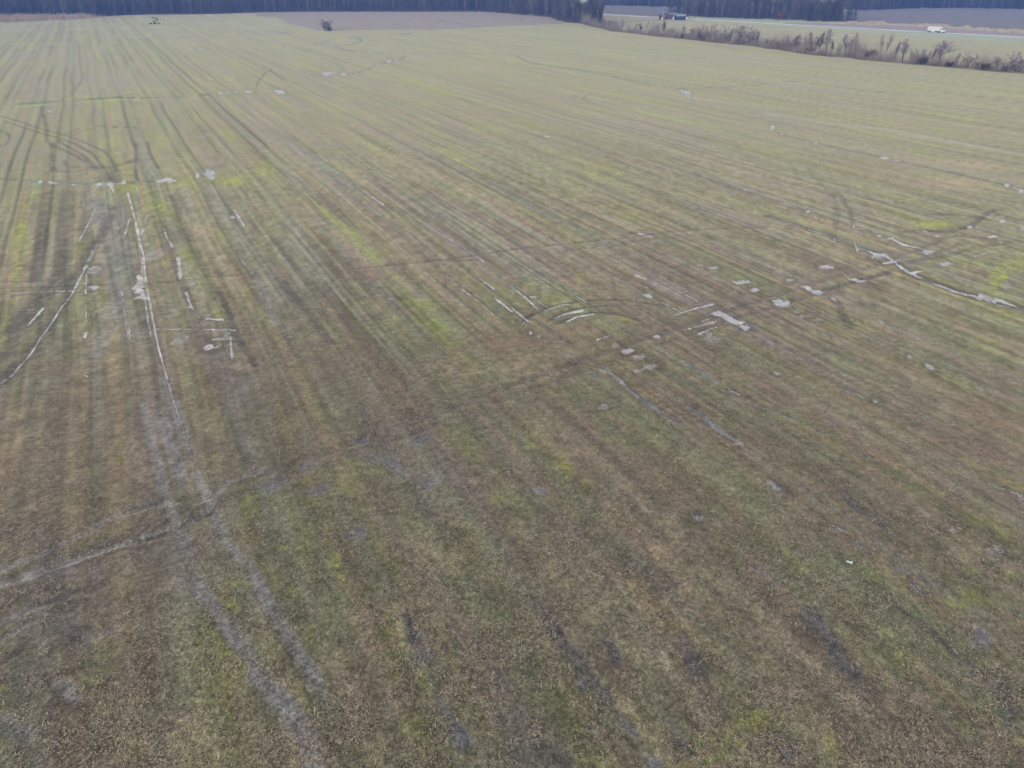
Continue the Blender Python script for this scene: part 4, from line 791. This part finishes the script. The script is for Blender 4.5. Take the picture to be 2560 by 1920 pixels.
for x, yb, yt, w, tw, lab in ((1513,71,45,20,'purple_twig','dark bushy thicket where the wood thins into the hedgerow'), (1530,73,50,16,'dark_twig','dark rounded bush right of the thicket at the end of the wood'),
                             (1719,97,80,14,'purple_twig','purplish bush below the right end of the blue barn'), (1802,106,84,18,'tan_twig','tan bush below the broad grey clump'),
                             (1966,125,106,18,'purple_twig','low purplish bush left of the broad purplish tree'), (2022,134,118,24,'red_twig','low reddish brush at the field edge below the tall clump'), (2150,146,126,20,'tan_twig','low tan brush between the slender tree and the reddish bush'),
                             (2175,149,121,24,'red_twig','rounded reddish bush in the dip of the hedgerow'), (2307,162,140,26,'dark_twig','dark low bush on the field edge below the truck'), (2372,168,152,18,'red_twig','low red brush at the foot of the thin tan tree'), (2462,176,156,30,'red_twig','low red brush in the sparse right part of the hedgerow'), (2515,180,160,24,'dark_twig','dark brush left of the many-trunked tree at the edge')):
    place_tree('hedgerow_bush', x, yb, yt, w, 'bush', tw, 'bark', lab, 'bush', HB)
# evergreens
def evergreen(name, x, yb, yt, wpx, label, narrow):
    X, Y = P(x, yb); h = hgt(Y, yt); wm = wpx * H / (F * PS + (yb - 960) * PC)
    root = empty(name, (X, Y, 0)); tag(root, label, 'evergreen')
    MB().bar((0, 0, -.05), (0, 0, h * .5), .12, .06, 6).build('trunk', M['bark'], root)
    n = 1500; t = RNG.random(n) ** .8; prof = (np.sin(np.pi * np.clip(t, 0, 1) ** .6) * .8 + .2 * (1 - t)) if narrow else np.sqrt(np.clip(1 - t * t, 0, 1))
    a = RNG.uniform(0, 2 * np.pi, n); rr = wm / 2 * prof * np.sqrt(RNG.random(n)) * (1 + .25 * np.sin(3 * a + 5 * t)); c = np.stack([rr * np.cos(a), rr * np.sin(a), .15 + t * (h - .2)], 1)
    s = h * .05; V = (c[:, None] + RNG.normal(0, s, (n, 3, 3))).reshape(-1, 3); V[:, 2] = np.maximum(V[:, 2], 0)
    o = mesh_obj('foliage', V, np.arange(3 * n).reshape(-1, 3), M['needle'], root)
evergreen('evergreen_shrub', 1748.5, 100.5, 75, 11, 'tall narrow dark green evergreen standing out of the hedgerow', True)
evergreen('evergreen_shrub', 1760, 102, 88, 13, 'low rounded green evergreen right of the tall narrow one', False)
evergreen('evergreen_shrub', 1706.5, 96.5, 85, 12, 'dark low evergreen in the hedgerow below the blue barn', False)
evergreen('evergreen_shrub', 1844, 111, 97, 11, 'small dark evergreen under the largest bare tree', False)
# lone tree at the edge of the ploughed ground
place_tree('lone_tree', 816, 77, 45, 26, 'bush', 'twig', 'bark', 'lone bare many-stemmed tree at the corner of the ploughed field', 'tree', None)
place_tree('bush', 824, 77.6, 67, 12, 'bush', 'dark_twig', 'bark', 'small dark bush at the foot of the lone bare tree', 'bush', None)

# ------------------------------------------------------------------ the far woods
def wood_proto(twigs, w, brush=True):
    h = random.uniform(15, 20); top = Vector((random.gauss(0, .4), random.gauss(0, .4), h * .5)); segs = [(Vector((0, 0, 0)), top, .2, .14, 3), (top, top + Vector((random.gauss(0, .8), random.gauss(0, .8), h * .42)), .14, .05, 3)]
    for i in range(12):
        z = random.uniform(.12, .78) * h; az = random.uniform(0, 6.28); L = random.uniform(2.5, 5.5) * (.7 if z < .3 * h else 1); p = Vector((0, 0, z)); q = p + Vector((math.cos(az) * L * .55, math.sin(az) * L * .55, L * .9)); segs.append((p, q, .09, .05, 2))
        for j in range(twigs // 12):
            o = p.lerp(q, random.uniform(.2, 1)); d = Vector((random.gauss(0, .6), random.gauss(0, .6), random.uniform(.5, 1.8))).normalized(); segs.append((o, o + d * random.uniform(1.2, 3.4), w, w * .5, 2))
    for i in range(16 if brush else 0):                # saplings and brush about its foot
        o = Vector((random.gauss(0, 2), random.gauss(0, 2), 0)); segs.append((o, o + Vector((random.gauss(0, .7), random.gauss(0, .7), random.uniform(2, 6))), .1, .06, 2))
    return skin(segs)
WP = []
for i in range(10):
    v, f = wood_proto(132, .075); WP.append((np.array([tuple(a) for a in v]), f))
WF = []
for i in range(10):
    v, f = wood_proto(132, .075, False); WF.append((np.array([tuple(a) for a in v]), f))
for k_, c_ in (('wood_grey', (.18, .162, .17)), ('wood_purple', (.14, .118, .13)), ('wood_dark', (.07, .063, .07)), ('wood_tan', (.25, .225, .21))): M[k_] = mat(k_, c_, .9, .1)
WM = []
for i, (v, f) in enumerate(WF):
    for tw in (('wood_grey', 'wood_purple', 'wood_dark', 'wood_tan', 'wood_purple', 'wood_grey', 'wood_dark', 'wood_purple', 'wood_grey', 'wood_dark')[i],):
        me = bpy.data.meshes.new('woodland_tree'); me.from_pydata([tuple(a) for a in v], [], f); me.materials.append(M[tw]); me.update(); WM.append(me)
def along(px, step):
    w = Pn(px); out = []
    for a, b in zip(w[:-1], w[1:]):
        n = max(1, int(np.hypot(*(b - a)) / step))
        for i in range(n): out.append(a + (b - a) * (i + random.random() * .8) / n)
    return out
def row(px, step, hs, label, group, back):
    for p in along(px, step):
        q = p + np.array(back) * random.uniform(0, 4)
        o = bpy.data.objects.new('woodland_tree', random.choice(WM)); COL.objects.link(o)
        s = hs * random.uniform(.7, 1.18); o.location = (q[0], q[1], -.05); o.scale = (s * random.uniform(.85, 1.2),) * 2 + (s,); o.rotation_euler = (0, 0, random.uniform(0, 6.28))
        tag(o, label, 'tree', group)
EDGE = [(-120,42),(0,40.7),(90,37),(170,42),(226,42),(294,38),(384,35.7),(500,35.3),(568,33.5),(624,31.6),(726,29.4),(1000,29),(1203,29),(1271,33),(1339,39.5),(1384,43),(1418,54),(1436,56.5),(1463,57.6),(1500,68)]
row(EDGE, 7.2, .95, 'bare grey tree in the front row of the long wood behind the field', 'front trees of the long wood behind the field', (0, 1))
GROVE = [(1722,43),(1785,45),(1871,47.8),(1922,50.4),(2008,52.3),(2040,55.5),(2089,55.2),(2130,54)]
row(GROVE, 6.5, .92, 'bare tree along the front of the grove beyond the road', 'front trees of the grove beyond the road', (.1, 1))
row([(2143,27.5),(2283,20.6),(2400,21),(2640,25)], 8.0, .95, 'bare tree along the tree line behind the right ploughed field', 'front trees of the tree line on the right', (.2, 1))
row([(1490,14.6),(1560,15.5),(1720,18.8)], 8.0, 1.0, 'dark bare tree in the tree line behind the red shed and the blue barn', 'front trees of the tree line behind the barn', (.1, 1))
def mass(name, label, polys, dens, hs, dark):
    pts = []
    for px, depth in polys:
        for p in along(px, 2.0):
            for _ in range(int(depth * 2.0 * dens) + (random.random() < (depth * 2.0 * dens) % 1)):
                pts.append((p[0] + random.gauss(0, 2) + .12 * depth * random.random(), p[1] + 3 + depth * random.random()))
    VV, FF, CC, off = [], [], [], 0
    for x, y in pts:
        v, f = random.choice(WP); s = hs * random.uniform(.75, 1.15); a = random.uniform(0, 6.28); c, sn = math.cos(a) * s, math.sin(a) * s
        VV.append(np.stack([v[:, 0] * c - v[:, 1] * sn + x, v[:, 0] * sn + v[:, 1] * c + y, v[:, 2] * s - .05], 1))
        FF.append((f, off, len(v))); off += len(v)
        k = random.random(); base = np.array((.15, .13, .135)) * (1 - k) + np.array((.045, .042, .05)) * k
        g = vn(x / 45, y / 45, 77); base = base * (.7 + .6 * float(g)) * dark
        CC.append(np.tile(base, (len(v), 1)))
    V = np.concatenate(VV); C = np.concatenate(CC); loops, starts, tot = [], [], 0
    for f, o, n in FF:
        for q in f: starts.append(tot); loops.extend([i + o for i in q]); tot += len(q)
    me = bpy.data.meshes.new(name); me.vertices.add(len(V)); me.vertices.foreach_set('co', V.astype(np.float32).ravel())
    me.loops.add(tot); me.loops.foreach_set('vertex_index', np.array(loops, np.int32)); me.polygons.add(len(starts)); me.polygons.foreach_set('loop_start', np.array(starts, np.int32)); me.update(calc_edges=True)
    at = me.color_attributes.new('tint', 'FLOAT_COLOR', 'POINT'); c4 = np.ones((len(V), 4), np.float32); c4[:, :3] = C; at.data.foreach_set('color', c4.ravel())
    me.materials.append(M['wood_mass']); o = bpy.data.objects.new(name, me); COL.objects.link(o)
    tag(o, label, 'woodland', kind='stuff')
mass('woodland', 'dense leafless wood closing the far side of the field', [(EDGE[:12], 70), (EDGE[11:16], 90), (EDGE[15:18], 60), (EDGE[17:], 22)], .045, 1.0, 1.0)
mass('grove_woodland', 'dense leafless inside of the grove beyond the road', [(GROVE, 130)], .036, .95, 1.0)
mass('tree_line_woodland', 'dark leafless wood behind the far ploughed fields', [([(2143,27.5),(2283,20.6),(2400,21),(2640,25)], 90), ([(1480,14.6),(1560,15.5),(1720,18.8)], 90)], .04, 1.0, .9)
# the one tree that kept its rusty leaves
X, Y = P(1946, 51.2); t = empty('oak_tree', (X, Y, 0)); tag(t, 'small rust coloured leafy tree at the front of the grove beyond the road', 'tree')
MB().bar((0, 0, -.05), (0, 0, 4), .15, .08, 6).build('trunk', M['bark'], t)
n = 900; c = RNG.normal(0, 1, (n, 3)); c /= np.linalg.norm(c, axis=1)[:, None]; c *= (RNG.random((n, 1)) ** .4) * np.array([[2.6, 2.2, 2.6]]); c[:, 2] += 4.2
mesh_obj('foliage', (c[:, None] + RNG.normal(0, .3, (n, 3, 3))).reshape(-1, 3), np.arange(3 * n).reshape(-1, 3), M['rust_leaf'], t)

# ------------------------------------------------------------------ brush, reeds, dry grass (uncountable)
def tuft_band(name, label, cat, pts, n, spreadm, h, w, cols):
    p = np.array(pts); seg = RNG.integers(0, len(p) - 1, n); le = np.hypot(*(p[1:] - p[:-1]).T); seg = RNG.choice(len(p) - 1, n, p=le / le.sum()); t = RNG.random(n)[:, None]
    c = p[seg] * (1 - t) + p[seg + 1] * t + RNG.normal(0, spreadm, (n, 2)); hh = RNG.uniform(h[0], h[1], n) * (.15 + 1.5 * sst(.25, .75, fbm(c[:, 0] / 7, c[:, 1] / 7, 600, 3))); ww = RNG.uniform(w[0], w[1], n); th = RNG.uniform(0, 2 * np.pi, n); lx, ly = RNG.normal(0, .25, n) * hh, RNG.normal(0, .25, n) * hh
    ax, ay = np.cos(th) * ww / 2, np.sin(th) * ww / 2; z0 = np.full(n, -.02)
    V = np.stack([np.stack([c[:, 0] - ax, c[:, 1] - ay, z0], 1), np.stack([c[:, 0] + ax, c[:, 1] + ay, z0], 1), np.stack([c[:, 0] + lx, c[:, 1] + ly, hh], 1)], 1).reshape(-1, 3)
    k = RNG.integers(0, len(cols), n); tint = np.array(cols)[k] * RNG.uniform(.7, 1.25, (n, 1))
    return tag(quad_obj(name, V, n, M['blade'], tint, tri=True), label, cat, kind='stuff')
HEDGE = Pn([(1458,58),(1487,66),(1516,72),(1537,78),(1588,83),(1631,89),(1660,92),(1712,97),(1744,100.5),(1785,105.6),(1842,111.4),(1886,115),(1929,122),(1961,125.5),(2023,136),(2084,141.7),(2135,144),(2161,150),(2200,153),(2281,160.6),(2346,165.5),(2412,171),(2477,177.7),(2560,183.4),(2660,192)])
tuft_band('brush', 'reddish brown brush and brambles along the foot of the hedgerow', 'brush', HEDGE + np.array([.8, 1.2]), 20000, 1.5, (.5, 2.2), (.05, .12), [(.17, .11, .095), (.22, .18, .15), (.11, .085, .08), (.26, .2, .17)])
tuft_band('thicket', 'thin grey saplings and canes filling the hedgerow between its trees', 'thicket', HEDGE + np.array([1.2, 2.2]), 42000, 1.7, (1.2, 7), (.04, .1), [(.36, .31, .28), (.4, .345, .3), (.28, .235, .22)])
tuft_band('dry_grass', 'pale dry grass fringe where the field meets the hedgerow', 'grass', HEDGE - np.array([.8, 1.6]), 4000, 1.0, (.3, .8), (.1, .3), [(.26, .22, .14), (.2, .19, .1)])
tuft_band('roadside_grass', 'tan dry grass strip between the ploughed field and the road', 'grass', Pn([(2089,58.6),(2164,60),(2244,62.6),(2361,70),(2478,76.2),(2560,83.8),(2660,89)]), 26000, 3.0, (.9, 2.0), (.15, .45), [(.7, .62, .5), (.62, .53, .41), (.52, .44, .33)])
tuft_band('wood_edge_brush', 'reddish undergrowth along the foot of the far wood', 'brush', Pn(EDGE[4:]) - np.array([0, 3]), 9000, 3, (.8, 2.4), (.15, .45), [(.13, .085, .075), (.1, .08, .07), (.16, .12, .1)])
REED = Pn([(-80,55),(0,52),(40,48),(90,45),(140,46),(175,45)])
tuft_band('reeds', 'pinkish tan stand of dead reeds at the left end of the far wood', 'reeds', REED, 26000, 16, (1.6, 3.4), (.15, .5), [(.5, .38, .3), (.44, .34, .28), (.54, .44, .35)])

# ------------------------------------------------------------------ pump jack
M['steel'] = mat('steel', (.035, .04, .036), .6, .4); M['dark_steel'] = mat('dark_steel', (.018, .02, .024), .6, .4)
X, Y = P(387.5, 60); pj = empty('pump_jack', (X, Y, 0), -math.atan2(X, Y)); k = .3475 * 1.0
tag(pj, 'small dark oil well pump jack standing alone far out in the field', 'pump jack')
def q(px, py): return ((px - 387.5) * k, (60 - py) * k)
def j(px, py, y=0): a = q(px, py); return (a[0], y, a[1])
MB().box(q(381.5, 0)[0], q(400, 0)[0], -.9, .9, 0, .35).build('base_skid', M['steel'], pj)
for s in (-1, 1):
    MB().bar(j(388.6, 59.2, .75 * s), j(392.2, 48.2, .14 * s), .17, .13).bar(j(396.2, 59.2, .75 * s), j(392.2, 48.2, .14 * s), .17, .13).bar(j(390.3, 54.4, .42 * s), j(394.4, 54.4, .42 * s), .06).build('post_leg', M['steel'], pj)
b0, b1 = Vector(j(383.8, 44.2)), Vector(j(394.6, 48.6))
MB().bar(b0, b1, .42, .34).box(-.25 + q(392.2, 0)[0], .25 + q(392.2, 0)[0], -.3, .3, q(0, 48.6)[1], q(0, 47.0)[1]).build('walking_beam', M['steel'], pj)
hx = [q(394.2, 46.2), q(395.6, 46.6), q(396.3, 49), q(396.6, 51.8), q(395.5, 51.6), q(394.3, 49.5)]
MB().prism(hx, -.22, .22).build('horse_head', M['steel'], pj)
for s in (-1, 1): MB().bar(j(384.4, 44.6, .55 * s), j(385.6, 53.5, .55 * s), .14).build('pitman_arm', M['steel'], pj)
MB().bar(j(384.3, 44.7, -.62), j(384.3, 44.7, .62), .13).build('equalizer', M['steel'], pj)
for s in (-1, 1):
    MB().prism([q(384.6, 52.3), q(386.6, 52.4), q(387.4, 54.8), q(386.8, 56.4), q(385, 56.4), q(384.3, 54.8)], .62 * s - .13, .62 * s + .13).build('counterweight', M['dark_steel'], pj)
MB().box(q(385.2, 0)[0], q(388, 0)[0], -.45, .45, .35, q(0, 55.2)[1]).build('gearbox', M['dark_steel'], pj, .05)
MB().box(q(374.4, 0)[0], q(381.4, 0)[0], -.8, .8, 0, .22).build('motor_skid', M['dark_steel'], pj)
MB().prism([q(376, 59.3), q(376.2, 56.7), q(378.4, 56.9), q(380.8, 59.3)], -.55, .55).build('motor', M['dark_steel'], pj)
MB().bar(j(396.6, 51.6), j(398.6, 59), .06).build('bridle', M['steel'], pj)
MB().bar(j(398.6, 60), j(398.6, 57.4), .14, .12, 8).bar(j(397.6, 58.4), j(399.8, 58.4), .09, .09, 8).build('wellhead', M['dark_steel'], pj)

# ------------------------------------------------------------------ farm buildings beyond the hedgerow
def siding(name, col, s=9, rough=.55, metal=.0):
    m, nt, b = nodemat(name); tc = nt.nodes.new('ShaderNodeTexCoord'); wv = nt.nodes.new('ShaderNodeTexWave'); wv.inputs['Scale'].default_value = s; wv.bands_direction = 'X'
    no = nt.nodes.new('ShaderNodeTexNoise'); no.inputs['Scale'].default_value = .8; no.inputs['Detail'].default_value = 6
    nt.links.new(tc.outputs['Object'], wv.inputs['Vector']); nt.links.new(tc.outputs['Object'], no.inputs['Vector'])
    a = nt.nodes.new('ShaderNodeMapRange'); a.inputs[3].default_value = .65; a.inputs[4].default_value = 1.15; nt.links.new(no.outputs[0], a.inputs[0])
    sc = nt.nodes.new('ShaderNodeVectorMath'); sc.operation = 'SCALE'; sc.inputs[0].default_value = col; nt.links.new(a.outputs[0], sc.inputs['Scale']); nt.links.new(sc.outputs[0], b.inputs['Base Color'])
    bp = nt.nodes.new('ShaderNodeBump'); bp.inputs['Strength'].default_value = .5; bp.inputs['Distance'].default_value = .04; nt.links.new(wv.outputs[1], bp.inputs['Height']); nt.links.new(bp.outputs[0], b.inputs['Normal'])
    b.inputs['Roughness'].default_value = rough; b.inputs['Metallic'].default_value = metal
    return m
M['blue_siding'] = siding('blue_siding', (.02, .055, .1)); M['tin_roof'] = siding('tin_roof', (.32, .34, .37), 6, .5, .1); M['red_siding'] = siding('red_siding', (.24, .075, .055))
M['brown_siding'] = siding('brown_siding', (.12, .075, .09)); M['grey_siding'] = siding('grey_siding', (.2, .2, .25)); M['lilac_siding'] = siding('lilac_siding', (.36, .32, .4)); M['dark_roof'] = siding('dark_roof', (.07, .065, .09), 5, .7)
M['opening'] = mat('opening', (.012, .014, .025), .9, .1); M['white'] = mat('white', (.78, .79, .8), .4, .4, var=.06); M['post'] = mat('post', (.42, .38, .38), .8, .2); M['cinder'] = mat('cinder', (.05, .08, .11), .8, .2)
def gable(name, xl, xr, yb, yeave, yridge, depth, yaw, wall, roof, label, open_end=False, doors=()):
    """building whose long side faces the camera between photo columns xl and xr"""
    xm = (xl + xr) / 2; X, Y = P(xm, yb); s = H / (F * PS + (yb - 960) * PC); L = (xr - xl) * s / math.cos(yaw); he = hgt(Y, yeave); hr = hgt(Y + depth / 2, yridge)
    az = -math.atan2(X, Y); o = empty(name, (X, Y, 0), az + yaw); tag(o, label, 'building'); l = L / 2
    MB().add([(-l, 0, -.05), (l, 0, -.05), (l, depth, -.05), (-l, depth, -.05), (-l, 0, he), (l, 0, he), (l, depth, he), (-l, depth, he), (-l, depth / 2, hr - .05), (l, depth / 2, hr - .05)],
             [(0, 1, 5, 4), (2, 3, 7, 6), (1, 2, 6, 9, 5), (3, 0, 4, 8, 7)]).build('wall', wall, o)
    th = .12; e = .3
    def slab(y0, z0, y1, z1): return [(-l - e, y0, z0), (l + e, y0, z0), (l + e, y1, z1), (-l - e, y1, z1)], [(-l - e, y0, z0 + th), (l + e, y0, z0 + th), (l + e, y1, z1 + th), (-l - e, y1, z1 + th)]
    sl = (hr - he) / (depth / 2); mb = MB()
    for a in ((-e, he - e * sl, depth / 2, hr), (depth + e, he - e * sl, depth / 2, hr)):
        lo, hi = slab(*a); mb.add(lo + hi, [(0, 1, 2, 3), (4, 5, 6, 7), (0, 1, 5, 4), (1, 2, 6, 5), (2, 3, 7, 6), (3, 0, 4, 7)])
    mb.build('roof', roof, o)
    if open_end:
        MB().add([(-l - .03, .35, 0), (-l - .03, depth - .35, 0), (-l - .03, depth - .35, he), (-l - .03, depth / 2, hr - .35), (-l - .03, .35, he)], [(0, 1, 2, 3, 4)]).build('doorway', M['opening'], o)
    for a, b, top, m in doors:
        MB().box(-l + a * L, -l + b * L, -.04, .02, 0, top * he).build('door', m, o)
    return o, L, he, hr
barn, L, he, hr = gable('blue_barn', 1690.5, 1714, 50.3, 40.2, 35.6, 6.5, .28, M['blue_siding'], M['tin_roof'], 'blue metal barn with a pale tin roof and a dark open left end', True, ((.22, .34, .97, M['cinder']), (.6, .72, .97, M['cinder'])))
for f in (.08, .58): MB().bar((-L / 2 + f * L, 3.25, hr - .1), (-L / 2 + f * L, 3.25, hr + .75), .28, .2, 8).build('vent', M['tin_roof'], barn)
gable('red_shed', 1647.6, 1655.2, 49.2, 40.5, 37.2, 3.2, .12, M['red_siding'], M['dark_roof'], 'small brick red shed at the left end of the farm buildings', False, ((.3, .62, .75, M['opening']),))
gable('grey_shed', 1657.4, 1666.4, 48.6, 36.8, 33.4, 5.0, -.2, M['grey_siding'], M['dark_roof'], 'tall grey shed with a dark side opening right of the white pole', False, ((.5, .85, .7, M['opening']),))
psh, L, he, hr = gable('pole_shed', 1669, 1682, 48.8, 39.4, 37.2, 4.5, .08, M['brown_siding'], M['dark_roof'], 'low brownish purple pole shed between the grey shed and the blue barn')
for f in (.06, .28, .5, .72, .94): MB().box(-L / 2 + f * L - .09, -L / 2 + f * L + .09, -.12, -.02, 0, he).build('post', M['post'], psh)
for f in (.3, .52): MB().box(-L / 2 + f * L, -L / 2 + (f + .18) * L, -.05, .02, .9, he - .3).build('window', M['opening'], psh)
gable('lilac_shed', 1684.6, 1689, 49.6, 37.4, 34.5, 3.0, -.1, M['lilac_siding'], M['tin_roof'], 'narrow pale lilac shed end against the left side of the blue barn')
def tank(x, yb, yt, r, label):
    X, Y = P(x, yb); h = hgt(Y, yt); o = empty('water_tank', (X, Y, 0)); tag(o, label, 'tank', 'white tanks by the farm buildings')
    MB().bar((0, 0, .1), (0, 0, h * .8), r, r, 14).bar((0, 0, h * .8), (0, 0, h), r, r * .35, 14).build('shell', M['white'], o); MB().box(-r, r, -r, r, 0, .1).build('base', M['cinder'], o)
tank(1682.6, 50, 44, .6, 'white tank standing between the pole shed and the lilac shed'); tank(1716, 48.2, 42.6, .65, 'white tank standing at the right end of the blue barn'); tank(1653.6, 50, 44.6, .45, 'small white tank at the right foot of the red shed')
X, Y = P(1656.4, 49.4); h = hgt(Y, 26.8); up = empty('utility_pole', (X, Y, 0)); tag(up, 'tall pale pole between the red shed and the grey shed', 'pole')
MB().bar((0, 0, -.1), (0, 0, h), .17, .11, 8).build('shaft', M['white'], up); MB().box(-.5, .5, -.05, .05, h - .6, h - .48).build('crossarm', M['post'], up)
X, Y = P(1735, 50.6); MBo = MB().bar((0, 0, -.1), (0, 0, 1.9), .11, .1, 6).box(-.22, .22, -.06, .06, 1.35, 1.95).build('marker_post', M['post']); MBo.location = (X, Y, 0); tag(MBo, 'short grey marker post by the road right of the blue barn', 'post')

# ------------------------------------------------------------------ truck on the road
M['tyre'] = mat('tyre', (.02, .02, .022), .8, .2); M['glass'] = mat('glass', (.02, .03, .04), .1, .5); M['chassis'] = mat('chassis', (.03, .035, .045), .6, .3); M['stripe'] = mat('stripe', (.5, .46, .44), .5, .3, var=.1)
s = float((Pn([(2338.0, 82.3)])[0] - r0) @ rdir); p = rp(s, -1.75)
tk = empty('box_truck', (p[0], p[1], .12), math.atan2(rdir[1], rdir[0])); tk.scale = (.9, .97, .97); tag(tk, 'white box truck driving right along the far road', 'truck')
MB().box(-7.2, 2.3, -1.25, 1.25, 1.15, 3.95).build('cargo_box', M['white'], tk, .06)
MB().box(-2.4, -.2, -1.262, -1.252, 2.75, 2.9).build('lettering_band', M['stripe'], tk)
MB().box(-6.9, 6.2, -.5, .5, .7, 1.1).build('chassis', M['chassis'], tk); MB().box(-4.2, -1.6, -1.15, 1.15, .55, 1.12).build('side_skirt', M['white'], tk)
cab = MB().prism([(2.75, .75), (2.75, 2.95), (3.2, 3.1), (4.1, 2.95), (4.75, 2.0), (6.3, 1.75), (6.5, 1.35), (6.5, .65)], -1.15, 1.15).build('cab', M['white'], tk, .06)
MB().prism([(2.72, 2.98), (2.75, 3.85), (3.3, 3.8), (4.2, 3.02)], -1.05, 1.05).build('roof_fairing', M['white'], tk, .05)
MB().add([(4.16, -1.0, 2.88), (4.16, 1.0, 2.88), (4.78, 1.0, 2.06), (4.78, -1.0, 2.06)], [(0, 1, 2, 3)]).build('windscreen', M['glass'], tk).location = (.02, 0, .015)
for sy in (-1, 1): MB().box(3.2, 4.2, sy * 1.165 - .01, sy * 1.165 + .01, 2.05, 2.75).build('side_window', M['glass'], tk)
MB().box(6.48, 6.68, -1.15, 1.15, .5, .95).build('bumper', M['chassis'], tk)
for sy in (-1, 1): MB().box(6.49, 6.55, sy * .85 - .16, sy * .85 + .16, 1.1, 1.35).build('headlight', M['stripe'], tk)
for sy in (-1, 1): MB().bar((3.0, sy * .9, .5), (3.0, sy * .9, 3.4), .08, .08, 8).build('exhaust_stack', M['chassis'], tk) if sy == 1 else MB().box(2.4, 3.6, -1.15, -.7, .55, 1.05).build('fuel_tank', M['chassis'], tk)
for x in (-6.2, -5.1, 1.2, 2.3, 5.4):
    for sy in (-1, 1):
        w = MB().disc((x, sy * 1.0, .5), .5, .36).build('wheel', M['tyre'], tk); MB().disc((x, sy * 1.19, .5), .26, .03, 10).build('rim', M['stripe'], w)

# ------------------------------------------------------------------ litter
X, Y = P(2123, 1407); M['plastic'] = mat('plastic', (.62, .82, .8), .35, .5, var=.08)
vs, fs = [], []
for i in range(9):
    for jx in range(4):
        vs.append((.045 * i - .18 + .012 * math.sin(jx * 2), .055 * (jx - 1.5) + .03 * math.sin(i * .8), .03 + .05 * abs(math.sin(i * 1.1 + jx)) + (.09 if i > 6 and jx > 1 else 0)))
for i in range(8):
    for jx in range(3): fs.append((i * 4 + jx, i * 4 + jx + 1, i * 4 + jx + 5, i * 4 + jx + 4))
lt = mesh_obj('plastic_scrap', vs, fs, M['plastic']); lt.location = (X, Y, 0); lt.rotation_euler = (0, 0, -.35); md = lt.modifiers.new('solid', 'SOLIDIFY'); md.thickness = .006
tag(lt, 'crumpled pale turquoise piece of plastic lying alone on the stubble', 'litter')

# ------------------------------------------------------------------ the air
hz = MB().box(-4300, 4300, -4300, 4300, -1.2, 46).build('haze', None); tag(hz, kind='stuff', label='thin blue winter haze over the fields', cat='haze')
m = bpy.data.materials.new('haze_air'); m.use_nodes = True; nt = m.node_tree; nt.nodes.remove(nt.nodes['Principled BSDF'])
pv = nt.nodes.new('ShaderNodeVolumePrincipled'); pv.inputs['Color'].default_value = (.2, .4, 1.0, 1); pv.inputs['Density'].default_value = .00036; pv.inputs['Anisotropy'].default_value = 0
nt.links.new(pv.outputs[0], nt.nodes['Material Output'].inputs['Volume']); hz.data.materials.append(m)
